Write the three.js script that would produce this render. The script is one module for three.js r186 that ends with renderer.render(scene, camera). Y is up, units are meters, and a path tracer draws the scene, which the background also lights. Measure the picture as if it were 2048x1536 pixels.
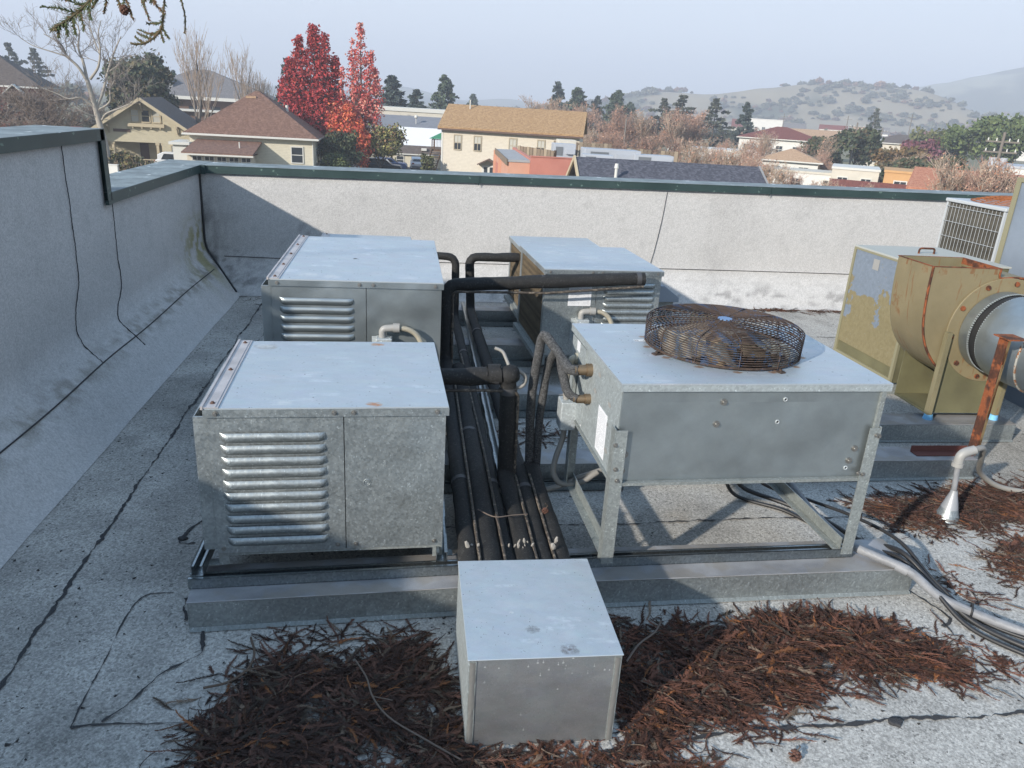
import * as THREE from 'three';
import { mergeGeometries } from 'three/addons/utils/BufferGeometryUtils.js';
import { RoundedBoxGeometry } from 'three/addons/geometries/RoundedBoxGeometry.js';

// ---------------------------------------------------------------- camera, sky, sun, exposure
const scene = new THREE.Scene();
const camera = new THREE.PerspectiveCamera(53.416, 4 / 3, 0.05, 9000);
camera.position.set(0, 1.75, 0);
camera.rotation.order = 'YXZ';
camera.rotation.set(-20.01 * Math.PI / 180, -8.124 * Math.PI / 180, 3.488 * Math.PI / 180);
const renderer = new THREE.WebGLRenderer();
renderer.toneMapping = THREE.LinearToneMapping;
renderer.toneMappingExposure = 1.80;
renderer.shadowMap.enabled = true;
{ // pale hazy winter sky: milky near the horizon, bluer overhead
  const W = 16, H = 256, d = new Float32Array(W * H * 4);
  const stops = [[-90, [.19, .19, .185]], [-4, [.21, .215, .22]], [-1, [.485, .525, .57]], [3, [.485, .53, .585]], [9, [.46, .528, .615]], [30, [.29, .425, .61]], [90, [.185, .32, .53]]];
  for (let j = 0; j < H; j++) {
    const el = (j + .5) / H * 180 - 90; let k = 0; while (k < stops.length - 2 && el > stops[k + 1][0]) k++;
    const t = Math.min(1, Math.max(0, (el - stops[k][0]) / (stops[k + 1][0] - stops[k][0])));
    for (let i = 0; i < W; i++) for (let c = 0; c < 4; c++) d[(j * W + i) * 4 + c] = c < 3 ? stops[k][1][c] * (1 - t) + stops[k + 1][1][c] * t : 1;
  }
  const sky = new THREE.DataTexture(d, W, H, THREE.RGBAFormat, THREE.FloatType);
  sky.mapping = THREE.EquirectangularReflectionMapping; sky.magFilter = sky.minFilter = THREE.LinearFilter; sky.needsUpdate = true;
  scene.background = sky; scene.environment = sky;
}
const sun = new THREE.DirectionalLight(new THREE.Color(1, .935, .845), 4.5);
sun.position.set(-77, 41, 63.7); sun.target.position.set(0, 0, 0);
sun.castShadow = true; sun.shadow.radius = 2.2; sun.shadow.mapSize.set(4096, 4096);
Object.assign(sun.shadow.camera, { left: -130, right: 130, top: 130, bottom: -130, near: 1, far: 500 });
scene.add(sun, sun.target);
scene.fog = new THREE.FogExp2(new THREE.Color(.80, .86, .97), 0.0009);

// ---------------------------------------------------------------- helpers
function rng(seed) { let a = seed >>> 0; return () => { a = (a + 0x6D2B79F5) >>> 0; let t = Math.imul(a ^ (a >>> 15), 1 | a); t = (t + Math.imul(t ^ (t >>> 7), 61 | t)) ^ t; return ((t ^ (t >>> 14)) >>> 0) / 4294967296; }; }
const PI = Math.PI, V = (x, y, z) => new THREE.Vector3(x, y, z), lerp = (a, b, t) => a + (b - a) * t, clamp = (v, a = 0, b = 1) => Math.min(b, Math.max(a, v));
const sst = (a, b, v) => { const t = clamp((v - a) / (b - a)); return t * t * (3 - 2 * t); };
function lattice(seed) { const r = rng(seed), p = new Float32Array(65536); for (let i = 0; i < 65536; i++) p[i] = r(); return p; }
const LAT = lattice(77);
function vnoise(x, y, per = 256, off = 0) { // value noise, tileable with period per
  const xi = Math.floor(x), yi = Math.floor(y); let fx = x - xi, fy = y - yi; fx = fx * fx * (3 - 2 * fx); fy = fy * fy * (3 - 2 * fy);
  const m = (v) => ((v % per) + per) % per, a = m(xi), b = m(xi + 1), c = m(yi), e = m(yi + 1), g = (i, j) => LAT[((i + off * 37) & 255) * 256 + ((j + off * 91) & 255)];
  return lerp(lerp(g(a, c), g(b, c), fx), lerp(g(a, e), g(b, e), fx), fy);
}
function fbm(x, y, oct = 4, per = 256, off = 0) { let s = 0, a = .5, n = 0; for (let o = 0; o < oct; o++) { s += a * vnoise(x, y, per, off + o); n += a; x *= 2; y *= 2; per *= 2; if (per > 256) per = 256; a *= .55; } return s / n; }
const rep = (t) => { t.wrapS = t.wrapT = THREE.RepeatWrapping; t.magFilter = THREE.LinearFilter; t.minFilter = THREE.LinearMipmapLinearFilter; t.generateMipmaps = true; t.needsUpdate = true; return t; };
function texture(N, metres, fn, data = false) { // fn(u, v, rand) gives sRGB 0..255 values or a grey
  const d = new Uint8Array(N * N * 4), r = rng(N + Math.floor(metres * 1000));
  for (let j = 0; j < N; j++) for (let i = 0; i < N; i++) { const c = fn(i / N, j / N, r), k = (j * N + i) * 4; for (let q = 0; q < 3; q++) d[k + q] = clamp(Array.isArray(c) ? c[q] : c, 0, 255); d[k + 3] = 255; }
  const t = rep(new THREE.DataTexture(d, N, N)); if (!data) t.colorSpace = THREE.SRGBColorSpace; t.repeat.set(1 / metres, 1 / metres); return t;
}
function canvasTexture(w, h, draw) { const c = document.createElement('canvas'); c.width = w; c.height = h; draw(c.getContext('2d'), w, h); const t = new THREE.CanvasTexture(c); t.colorSpace = THREE.SRGBColorSpace; t.magFilter = THREE.LinearFilter; return t; }
const std = (o) => new THREE.MeshStandardMaterial({ side: THREE.DoubleSide, ...o });
const lin = (r, g, b) => new THREE.Color().setRGB(r, g, b);

function boxUV(g) { // uv in metres by the way each face points
  if (g.index) g = g.toNonIndexed(); const p = g.attributes.position, n = g.attributes.normal, uv = new Float32Array(p.count * 2);
  for (let i = 0; i < p.count; i += 3) {
    const ax = Math.abs(n.getX(i) + n.getX(i + 1) + n.getX(i + 2)), ay = Math.abs(n.getY(i) + n.getY(i + 1) + n.getY(i + 2)), az = Math.abs(n.getZ(i) + n.getZ(i + 1) + n.getZ(i + 2));
    for (let k = i; k < i + 3; k++) { const x = p.getX(k), y = p.getY(k), z = p.getZ(k); if (ay >= ax && ay >= az) { uv[k * 2] = x; uv[k * 2 + 1] = z; } else if (ax >= az) { uv[k * 2] = z; uv[k * 2 + 1] = y; } else { uv[k * 2] = x; uv[k * 2 + 1] = y; } }
  }
  g.setAttribute('uv', new THREE.BufferAttribute(uv, 2)); return g;
}
function join(list, keepUV = false) {
  list = (Array.isArray(list) ? list : [list]).map((g) => { g = keepUV && g.attributes.uv ? (g.index ? g.toNonIndexed() : g) : boxUV(g); for (const a of Object.keys(g.attributes)) if (!['position', 'normal', 'uv', 'color'].includes(a)) g.deleteAttribute(a); return g; });
  return list.length > 1 ? mergeGeometries(list) : list[0];
}
const used = {};
function numbered(name) { const n = used[name] = (used[name] ?? -1) + 1; return n ? name + '_' + String(n).padStart(3, '0') : name; }
function mesh(name, g, m, parent) { const o = new THREE.Mesh(g, m); o.castShadow = o.receiveShadow = true; o.name = parent ? name : numbered(name); (parent ?? scene).add(o); return o; }
const obj = (name, list, m, parent, keepUV) => mesh(name, join(list, keepUV), m, parent);
function tag(o, label, category, group, kind) { if (label) o.userData.label = label; if (category) o.userData.category = category; if (group) o.userData.group = group; if (kind) o.userData.kind = kind; return o; }
function thing(name, label, category, [x, y, z] = [0, 0, 0], turn = 0, group) { const o = new THREE.Group(); o.name = numbered(name); o.position.set(x, y, z); o.rotation.y = turn; scene.add(o); return tag(o, label, category, group); }
function copy(o, [x, y, z], turn, label, s = 1) { const c = o.clone(); c.name = numbered(o.name.replace(/_\d+$/, '')); c.userData = { ...o.userData }; if (label) c.userData.label = label; c.position.set(x, y, z); c.rotation.y = turn ?? 0; if (Array.isArray(s)) c.scale.set(...s); else c.scale.setScalar(s); scene.add(c); return c; }
const structure = (name, list, m, keepUV) => tag(obj(name, list, m, null, keepUV), null, null, null, 'structure');

const box = (x0, x1, y0, y1, z0, z1) => new THREE.BoxGeometry(Math.abs(x1 - x0), Math.abs(y1 - y0), Math.abs(z1 - z0)).translate((x0 + x1) / 2, (y0 + y1) / 2, (z0 + z1) / 2);
const rbox = (x0, x1, y0, y1, z0, z1, r = .004) => new RoundedBoxGeometry(Math.abs(x1 - x0), Math.abs(y1 - y0), Math.abs(z1 - z0), 1, r).translate((x0 + x1) / 2, (y0 + y1) / 2, (z0 + z1) / 2);
const UP = V(0, 1, 0);
function rod(a, b, r0, r1 = r0, seg = 8, open = false) { // a tapered bar from a to b
  a = V(...a); b = V(...b); const d = b.clone().sub(a), l = d.length(), g = new THREE.CylinderGeometry(r1, r0, l, seg, 1, open);
  g.translate(0, l / 2, 0); g.applyQuaternion(new THREE.Quaternion().setFromUnitVectors(UP, d.normalize())); return g.translate(a.x, a.y, a.z);
}
function bar(a, b, w, h) { // square bar from a to b
  a = V(...a); b = V(...b); const d = b.clone().sub(a), l = d.length(), g = new THREE.BoxGeometry(w, l, h); g.translate(0, l / 2, 0);
  g.applyQuaternion(new THREE.Quaternion().setFromUnitVectors(UP, d.normalize())); return g.translate(a.x, a.y, a.z);
}
function bent(pts, rad = .05) { // polyline with rounded corners
  const P = pts.map((p) => V(...p)), c = new THREE.CurvePath(); let prev = P[0];
  for (let i = 1; i < P.length - 1; i++) { const a = P[i].clone().sub(P[i - 1]), b = P[i + 1].clone().sub(P[i]), r = Math.min(rad, a.length() * .49, b.length() * .49), s = P[i].clone().addScaledVector(a.normalize(), -r), e = P[i].clone().addScaledVector(b.normalize(), r); c.add(new THREE.LineCurve3(prev, s)); c.add(new THREE.QuadraticBezierCurve3(s, P[i], e)); prev = e; }
  c.add(new THREE.LineCurve3(prev, P[P.length - 1])); return c;
}
function capped(curve, n, r, seg) { return [new THREE.TubeGeometry(curve, n, r, seg), ...[0, 1].map((t) => { const p = curve.getPoint(t), d = curve.getTangent(t).multiplyScalar(t ? 1 : -1), g = new THREE.CircleGeometry(r, seg); g.applyQuaternion(new THREE.Quaternion().setFromUnitVectors(V(0, 0, 1), d)); return g.translate(p.x, p.y, p.z); })]; }
const pipe = (pts, r, rad = .06, n = 60, seg = 10) => capped(bent(pts, rad), n, r, seg);
const cable = (pts, r, n = 60, seg = 7) => capped(new THREE.CatmullRomCurve3(pts.map((p) => V(...p))), n, r, seg);
function lumpy(list, amp, freq, seed) { // dents and swells on a surface, along its normals
  for (const g of list) { const p = g.attributes.position, n = g.attributes.normal; for (let i = 0; i < p.count; i++) { const x = p.getX(i), y = p.getY(i), z = p.getZ(i), k = (fbm((x + z) * freq + seed, (y + z * .7) * freq, 3) - .5) * 2 * amp; p.setXYZ(i, x + n.getX(i) * k, y + n.getY(i) * k, z + n.getZ(i) * k); } } return list;
}
function prism(pts, depth, bevel = 0) { const s = new THREE.Shape(pts.map((p) => new THREE.Vector2(...p))); return new THREE.ExtrudeGeometry(s, { depth, bevelEnabled: bevel > 0, bevelSize: bevel, bevelThickness: bevel, bevelSegments: 1 }); }
function grid(nu, nv, fn, col) { // a sheet from fn(u, v) -> [x, y, z]; col(u, v, p) -> linear multipliers
  const p = [], c = [], id = [];
  for (let j = 0; j <= nv; j++) for (let i = 0; i <= nu; i++) { const q = fn(i / nu, j / nv); p.push(...q); if (col) c.push(...col(i / nu, j / nv, q)); }
  for (let j = 0; j < nv; j++) for (let i = 0; i < nu; i++) { const a = j * (nu + 1) + i, b = a + nu + 1; id.push(a, a + 1, b + 1, a, b + 1, b); }
  const g = new THREE.BufferGeometry(); g.setAttribute('position', new THREE.Float32BufferAttribute(p, 3)); if (col) g.setAttribute('color', new THREE.Float32BufferAttribute(c, 3)); g.setIndex(id); g.computeVertexNormals(); return g;
}

// ---------------------------------------------------------------- materials
const granule = texture(1024, .75, (u, v, r) => { const n = fbm(u * 24, v * 24, 3, 24), k = r(), f = fbm(u * 128, v * 128, 2, 128, 3); let g = 168 + (n - .5) * 9 + (f - .5) * 36 + (k - .5) * 40; if (k > .994) g -= 60; return [g, g * .985, g * .965]; });
const granuleBump = texture(512, .3, (u, v, r) => 60 + 130 * fbm(u * 128, v * 128, 2, 128, 5) + 60 * r(), true);
const granuleRoof = texture(1024, .9, (u, v, r) => { const f = fbm(u * 150, v * 150, 2, 150, 3), q = fbm(u * 60, v * 60, 3, 60, 11), k = r(); let g = 166 + (f - .5) * 74 + (q - .5) * 34 + (k - .5) * 52; if (q > .72) g -= 40; return [g, g * .99, g * .97]; });
const M = {};
M.roof = std({ map: granuleRoof, bumpMap: granuleBump, bumpScale: .0022, roughness: .95, vertexColors: true, color: lin(1.0, .985, .945) });
M.asphalt = std({ color: lin(.035, .035, .037), roughness: .85, bumpMap: granuleBump, bumpScale: .004 });
// zinc: small crystals, each a little lighter or duller than the next
const SP = 40, cells = (() => { const r = rng(5), a = []; for (let j = 0; j < SP; j++) for (let i = 0; i < SP; i++) a.push([i + r(), j + r(), r(), r()]); return a; })();
function spangle(u, v) { const x = u * SP, y = v * SP, xi = Math.floor(x), yi = Math.floor(y); let b = 9, c = null; for (let j = -1; j <= 1; j++) for (let i = -1; i <= 1; i++) { const ii = (xi + i + SP) % SP, jj = (yi + j + SP) % SP, q = cells[jj * SP + ii], dx = q[0] + (xi + i - ii) - x, dy = q[1] + (yi + j - jj) - y, d = dx * dx + dy * dy; if (d < b) { b = d; c = q; } } return c; }
const zincMap = texture(512, .32, (u, v, r) => { const c = spangle(u, v), n = fbm(u * 8, v * 8, 4, 8), f = r(); let g = 160 + (c[2] - .5) * 22 + (n - .5) * 8 + (f - .5) * 12; if (fbm(u * 64, v * 40, 2, 64, 8) > .80) g += 34; return [g * .965, g * 1.0, g * 1.0]; });
const zincRough = texture(512, .32, (u, v, r) => { const c = spangle(u, v), n = fbm(u * 8, v * 8, 4, 8, 4); return 118 + (c[3] - .5) * 36 + (n - .5) * 14; }, true);
const wavy = texture(256, 1.3, (u, v) => 255 * fbm(u * 5, v * 5, 3, 5, 6), true);
M.zinc = std({ bumpMap: wavy, bumpScale: .02, map: zincMap, roughnessMap: zincRough, roughness: 1.0, metalness: .78 });
M.zincDull = std({ map: zincMap, roughness: .72, metalness: .45, color: lin(.72, .72, .70) });
M.zincSmooth = std({ map: texture(512, .8, (u, v, r) => { const n = fbm(u * 6, v * 8, 4, 6), c = fbm(u * 24, v * 24, 3, 24, 2); let g = 158 + (n - .5) * 22 + (c - .5) * 8 + (r() - .5) * 6; return [g * .955, g * 1.0, g * 1.01]; }), roughness: .42, metalness: .82, bumpMap: wavy, bumpScale: .02 });
M.strut = std({ map: zincMap, roughness: .32, metalness: .95, color: lin(.85, .87, .9) });
const lidTexture = (seed, spots = []) => canvasTexture(1024, 1024, (c, w, h) => { // weathered sheet: water marks, bird lime, grit, rust
  const r = rng(seed); c.fillStyle = '#b2babe'; c.fillRect(0, 0, w, h);
  for (let i = 0; i < 2600; i++) { const g = 160 + r() * 60, a = .015 + r() * .045; c.fillStyle = `rgba(${g},${g + 2},${g + 4},${a})`; const x = r() * w, y = r() * h, s = 8 + r() * 60; c.beginPath(); c.ellipse(x, y, s, s * (.25 + r() * .5), r() * .3, 0, 7); c.fill(); }
  for (let i = 0; i < 9000; i++) { const g = 130 + r() * 110; c.fillStyle = `rgba(${g},${g},${g},.35)`; c.fillRect(r() * w, r() * h, 1 + r() * 3, 1 + r() * 2); }
  for (let i = 0; i < 12; i++) { const x = r() * w, y = r() * h; for (let k = 0; k < 26; k++) { c.fillStyle = `rgba(215,218,220,${.05 + r() * .12})`; c.beginPath(); c.ellipse(x + (r() - .5) * 120, y + (r() - .5) * 40, 4 + r() * 26, 3 + r() * 9, 0, 0, 7); c.fill(); } }
  for (let i = 0; i < 150; i++) { c.fillStyle = `rgba(52,50,48,${.35 + r() * .5})`; c.beginPath(); c.ellipse(r() * w, r() * h, 1.5 + r() * 3.5, 1 + r() * 2, r() * 3, 0, 7); c.fill(); }
  for (let i = 0; i < 40; i++) { c.strokeStyle = `rgba(${r() > .5 ? '120,124,128' : '206,210,214'},.35)`; c.lineWidth = 1 + r(); const x = r() * w, y = r() * h; c.beginPath(); c.moveTo(x, y); c.lineTo(x + (r() - .5) * 90, y + (r() - .5) * 50); c.stroke(); }
  for (const [x, y, s, col] of spots) for (let k = 0; k < 130; k++) { const a = r() * 7, q = s * Math.pow(r(), .7); c.fillStyle = `rgba(${col},${.04 + r() * .14})`; c.beginPath(); c.ellipse((x * w) + Math.cos(a) * q, (y * h) + Math.sin(a) * q * .8, 2 + r() * s * .3, 2 + r() * s * .22, 0, 0, 7); c.fill(); }
});
const lidMat = (seed, spots) => std({ map: lidTexture(seed, spots), roughness: .5, metalness: .55 });
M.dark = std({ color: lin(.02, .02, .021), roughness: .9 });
M.steelBolt = std({ color: lin(.3, .29, .27), roughness: .45, metalness: .9 });
M.capGreen = std({ map: texture(512, 1.4, (u, v, r) => { const n = fbm(u * 6, v * 6, 4, 6), c = fbm(u * 40, v * 40, 3, 40, 2), f = (r() - .5) * 8; return c > .78 && n > .52 ? [104, 124, 116] : [44 + n * 20 + f, 60 + n * 22 + f, 60 + n * 20 + f]; }), roughness: .42, metalness: .25 });
M.capTop = std({ map: texture(512, .9, (u, v, r) => { const n = fbm(u * 7, v * 7, 5, 7), c = fbm(u * 30, v * 30, 3, 30, 6), f = (r() - .5) * 16, k = clamp((fbm(u * 11, v * 11, 5, 11, 9) - .70) * 9); const g = 122 + (n - .5) * 60 + (c - .5) * 26 + f; return [lerp(g * .93, 236, k), lerp(g, 238, k), lerp(g * 1.0, 236, k)]; }), roughness: .55, metalness: .15 });  // paler than the cap face: sky reflection painted in, plus white droppings
M.insul = std({ map: texture(512, .35, (u, v, r) => { const n = fbm(u * 10, v * 10, 4, 10), c = fbm(u * 60, v * 60, 2, 60, 3), k = c > .72 ? 34 : 0; const g = 17 + n * 17 + (r() - .5) * 6 + k * .7; return [g * 1.02, g, g * .98]; }), roughness: .78, bumpMap: granuleBump, bumpScale: .003 });
M.insulGrey = std({ map: texture(512, .2, (u, v, r) => { const c = fbm(u * 48, v * 48, 2, 48, 3), g = 34 + c * 70 + (r() - .5) * 22; return [g, g, g]; }), roughness: .95, bumpMap: granuleBump, bumpScale: .006 });
M.tape = std({ color: lin(.05, .05, .053), roughness: .55 });
const rustFn = (u, v, r) => { const n = fbm(u * 8, v * 8, 5, 8), c = fbm(u * 40, v * 40, 3, 40, 2), k = sst(.4, .62, n); return [lerp(54, 116, k) + c * 36, lerp(32, 64, k) + c * 22, lerp(23, 36, k) + c * 14]; };
M.rust = std({ map: texture(512, .4, rustFn), roughness: .9, metalness: .1, bumpMap: granuleBump, bumpScale: .002 });
M.rustWire = std({ map: texture(256, .12, (u, v) => { const n = fbm(u * 10, v * 10, 4, 10), b = fbm(u * 6, v * 6, 3, 6, 7) > .66; return b ? [62, 74, 96] : [48 + n * 48, 40 + n * 38, 35 + n * 33]; }), roughness: .8, metalness: .35 });
M.olive = std({ map: texture(1024, 1.1, (u, v, r) => { const n = fbm(u * 5, v * 5, 5, 5), c = fbm(u * 22, v * 22, 4, 22, 2), s = fbm(u * 40, v * 6, 4, 40, 5), rust = sst(.69, .82, c * .6 + n * .4) * .8 + sst(.72, .8, s) * .5, f = (r() - .5) * 7, b = [118 + (n - .5) * 30 + f, 111 + (n - .5) * 28 + f, 86 + (n - .5) * 24 + f]; return [lerp(b[0], 128, rust), lerp(b[1], 76, rust), lerp(b[2], 34, rust)]; }), roughness: .55 });
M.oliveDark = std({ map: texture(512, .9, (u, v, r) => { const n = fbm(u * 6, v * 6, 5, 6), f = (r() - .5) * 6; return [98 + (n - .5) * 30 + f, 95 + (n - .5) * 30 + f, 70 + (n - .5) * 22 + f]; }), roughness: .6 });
M.whitePlastic = std({ color: lin(.28, .275, .26), roughness: .5 });
M.beigeFlex = std({ color: lin(.36, .33, .26), roughness: .6 });
M.greyFlex = std({ color: lin(.22, .21, .19), roughness: .65 });
M.conduitGrey = std({ map: texture(256, .3, (u, v, r) => { const n = fbm(u * 8, v * 8, 4, 8), g = 122 + (n - .5) * 46 + (r() - .5) * 10; return [g, g * 1.01, g * 1.03]; }), roughness: .55 });
M.cableBlack = std({ color: lin(.018, .018, .019), roughness: .5 });
M.brass = std({ color: lin(.23, .17, .11), roughness: .55, metalness: .8 });
M.paper = std({ map: canvasTexture(256, 320, (c, w, h) => { c.fillStyle = '#cfd0d2'; c.fillRect(0, 0, w, h); const r = rng(31); c.fillStyle = 'rgba(110,112,118,.55)'; for (let y = 18; y < h - 20; y += 11) { let x = 18; while (x < w - 30) { const l = 6 + r() * 30; if (r() > .25) c.fillRect(x, y, Math.min(l, w - 20 - x), 3); x += l + 6; } } }), roughness: .7 });
M.sticker = std({ map: canvasTexture(256, 96, (c, w, h) => { c.fillStyle = '#dfe1e2'; c.fillRect(0, 0, w, h); c.fillStyle = '#22242a'; for (let i = 0; i < 6; i++) c.fillRect(10 + i * 13, 16, 8 - i % 3 * 2, 62); c.fillRect(98, 44, 34, 10); c.beginPath(); c.ellipse(160, 50, 17, 12, .3, 0, 7); c.fill(); c.fillRect(190, 26, 40, 12); c.fillRect(206, 38, 22, 36); }), roughness: .6 });
M.zincPale = std({ map: zincMap, roughness: .55, metalness: .4, color: lin(1.05, 1.07, 1.08) });
M.zincLeg = std({ map: zincMap, roughness: .5, metalness: .6, color: lin(1.0, 1.0, .97) });
M.blueDisc = std({ color: lin(.12, .21, .36), roughness: .5 });
M.motor = std({ map: texture(256, .2, (u, v) => { const n = fbm(u * 8, v * 8, 4, 8), b = fbm(u * 5, v * 5, 3, 5, 3) > .55; return b ? [80, 100, 130] : [116 + n * 50, 104 + n * 44, 88 + n * 36]; }), roughness: .7 });
M.blade = std({ map: texture(256, .25, (u, v) => { const n = fbm(u * 7, v * 7, 5, 7), g = 150 + (n - .5) * 70; return [g, g * .93, g * .82]; }), roughness: .7, metalness: .2 });
M.tubeBrown = std({ map: texture(256, .3, (u, v) => { const n = fbm(u * 8, v * 8, 4, 8), k = sst(.5, .7, fbm(u * 20, v * 20, 3, 20, 3)); return [44 + n * 34 + k * 50, 40 + n * 30 + k * 46, 36 + n * 26 + k * 40]; }), roughness: .7 });
M.sealant = std({ color: lin(.13, .128, .12), roughness: .75 });
M.capFront = std({ map: canvasTexture(512, 512, (c, w, h) => { const r = rng(12); c.fillStyle = '#8c8f91'; c.fillRect(0, 0, w, h); for (let i = 0; i < 900; i++) { const g = 110 + r() * 70; c.fillStyle = `rgba(${g},${g + 1},${g + 2},${.03 + r() * .08})`; const s = 10 + r() * 60; c.beginPath(); c.ellipse(r() * w, r() * h, s, s * (.4 + r()), 0, 0, 7); c.fill(); } for (let i = 0; i < 26; i++) { const x = r() * w, y = r() < .6 ? r() * h * .2 : r() * h, l = 5 + r() * 16; c.fillStyle = `rgba(222,224,222,${.3 + r() * .5})`; c.beginPath(); c.ellipse(x, y + l, 2 + r() * 2, 3 + r() * 2, 0, 0, 7); c.fill(); c.fillRect(x - .7, y, 1.4, l); } for (let i = 0; i < 3000; i++) { c.fillStyle = `rgba(${r() > .5 ? '190,192,192' : '90,92,94'},.2)`; c.fillRect(r() * w, r() * h, 1 + r() * 2, 1 + r() * 5); } }), roughness: .45, metalness: .72 });
M.capFront.map.wrapS = M.capFront.map.wrapT = THREE.RepeatWrapping; M.capFront.map.repeat.set(1 / .437, 1 / .312);
M.oliveRust = std({ map: texture(1024, 1.0, (u, v, r) => { const n = fbm(u * 5, v * 5, 5, 5), c = fbm(u * 24, v * 24, 4, 24, 2), s = fbm(u * 60, v * 7, 4, 60, 5), rust = clamp(sst(.60, .80, c * .55 + n * .45) * .9 + sst(.66, .80, s) * .55), f = (r() - .5) * 7, b = [122 + (n - .5) * 30 + f, 111 + (n - .5) * 28 + f, 84 + (n - .5) * 24 + f]; return [lerp(b[0], 112, rust), lerp(b[1], 66, rust), lerp(b[2], 34, rust)]; }), roughness: .6 });
M.padBlue = std({ color: lin(.16, .42, .66), roughness: .6 });
M.flaking = std({ map: canvasTexture(1024, 1024, (c, w, h) => { const r = rng(9), N = 256; for (let j = 0; j < N; j++) for (let i = 0; i < N; i++) { const u = i / N, v = j / N, e = fbm(u * 5 + 2, v * 6 + 3, 5) - .5 + (fbm(u * 22, v * 22 + 5, 3) - .5) * .35, k = (v - .52 + e * 1.1 + (Math.abs(u - .5) < .22 && v > .3 ? .10 : 0)) > 0, n = (fbm(u * 40, v * 40, 2) - .5) * 16; c.fillStyle = k ? `rgb(${130 + n},${120 + n},${90 + n})` : `rgb(${118 + n},${128 + n},${140 + n})`; c.fillRect(i * 4, j * 4, 4.5, 4.5); } for (let i = 0; i < 240; i++) { c.fillStyle = `rgba(${r() > .5 ? '150,164,180' : '150,128,80'},${.2 + r() * .4})`; c.beginPath(); c.ellipse(r() * w, r() * h, 1 + r() * 8, 1 + r() * 5, r() * 3, 0, 7); c.fill(); } }), roughness: .5, metalness: .15 });
M.oliveEdge = std({ color: lin(.22, .205, .13), roughness: .55 });
M.paleTop = std({ color: lin(.36, .36, .32), roughness: .6 });
M.paleBlue = std({ map: texture(512, 1.1, (u, v, r) => { const n = fbm(u * 5, v * 5, 5, 5), f = (r() - .5) * 5; return [128 + (n - .5) * 26 + f, 138 + (n - .5) * 26 + f, 150 + (n - .5) * 24 + f]; }), roughness: .5, metalness: .2 });
M.seamRust = std({ map: texture(256, .2, (u, v) => { const n = fbm(u * 10, v * 10, 4, 10), k = sst(.45, .6, n); return [lerp(170, 140, k), lerp(168, 92, k), lerp(160, 60, k)]; }), roughness: .7, metalness: .3 });
M.rustPale = std({ map: texture(512, .5, (u, v, r) => { const n = fbm(u * 30, v * 4, 5, 30), k = sst(.42, .6, n), c = fbm(u * 40, v * 40, 3, 40, 2) * 30; return [lerp(112, 200, k) + c, lerp(62, 158, k) + c, lerp(34, 108, k) + c * .6]; }), roughness: .85 });
M.rustRed = std({ color: lin(.11, .035, .026), roughness: .8 });
M.rustOrange = std({ map: texture(256, .3, (u, v) => { const n = fbm(u * 10, v * 10, 4, 10); return [104 + n * 70, 62 + n * 42, 34 + n * 26]; }), roughness: .85 });
M.whiteMetal = std({ color: lin(.40, .42, .43), roughness: .45 });
M.coilDark = std({ map: texture(256, .4, (u, v, r) => { const n = fbm(u * 8, v * 8, 4, 8), g = 80 + (n - .5) * 50 + (r() - .5) * 14; return [g * 1.03, g, g * .92]; }), roughness: .8 });
M.tan = std({ color: lin(.55, .42, .26), roughness: .8 });
M.silver = std({ color: lin(.36, .37, .38), roughness: .4, metalness: .4 });

// ---------------------------------------------------------------- the flat roof
const dirt = (x, z, s = 0) => { const a = fbm(x * 1.1 + 31 + s, z * 1.1 + 17, 4), b = fbm(x * 7 + 5 + s, z * 7 + 40, 3), d = 1 - .22 * sst(.48, .74, a) - .16 * sst(.56, .76, b); return d; };
const roofGrid = grid(240, 220, (u, v) => [lerp(-1.56, 9, u), 0, lerp(3.5, -7.03, v)], (u, v, [x, , z]) => {
  let d = dirt(x, z); const edge = -.62 + (fbm(z * 1.4 + 3, x * 1.4, 4) - .5) * .9, wallSideTone = x < edge ? sst(.34, .52, fbm(x * 6 + 7, z * 6, 4)) : .25 * sst(.5, .6, fbm(x * 6 + 7, z * 6, 4)); d *= 1 - .14 * wallSideTone; // grainy darker blotches, denser towards the wall side
  const brown = sst(.50, .66, fbm(x * 3 + 4, z * 3, 4)) * Math.exp(-((x - 1.35) ** 2) / .5 - ((z + 2.75) ** 2) / .08) * .5;
  return [d * (1 - brown * .25), d * (1 - brown * .45), d * (1 - brown * .7)];
});
const roof = structure('roof', roofGrid, M.roof);
function ribbon(pts, w, seed, y = .004, closed = false) { // an uneven strip of bled bitumen lying on the sheet
  const c = new THREE.CatmullRomCurve3(pts.map((p) => V(p[0], p.length > 2 ? p[1] : y, p[p.length - 1])), closed, 'centripetal'), L = c.getLength(), n = Math.max(8, Math.round(L / .010)), pos = [], id = [];
  for (let i = 0; i <= n; i++) { const p = c.getPointAt(i / n), t = c.getTangentAt(i / n), s = i / n * L, k = w * clamp(2.6 * (fbm(s * 22 + seed * 7.3, seed, 4) - .22), .12, 1.5), o = (fbm(s * 4 + seed, 3 + seed, 3) - .5) * w * 2.4 + (fbm(s * 60 + seed, 9 + seed, 2) - .5) * w * .9, nx = -t.z, nz = t.x, q = Math.hypot(nx, nz) || 1; for (const e of [-.5, .5]) pos.push(p.x + nx / q * (o + e * k), p.y, p.z + nz / q * (o + e * k)); }
  for (let i = 0; i < n; i++) id.push(i * 2, i * 2 + 1, i * 2 + 3, i * 2, i * 2 + 3, i * 2 + 2);
  const g = new THREE.BufferGeometry(); g.setAttribute('position', new THREE.Float32BufferAttribute(pos, 3)); g.setIndex(id); g.computeVertexNormals(); return g;
}
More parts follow.
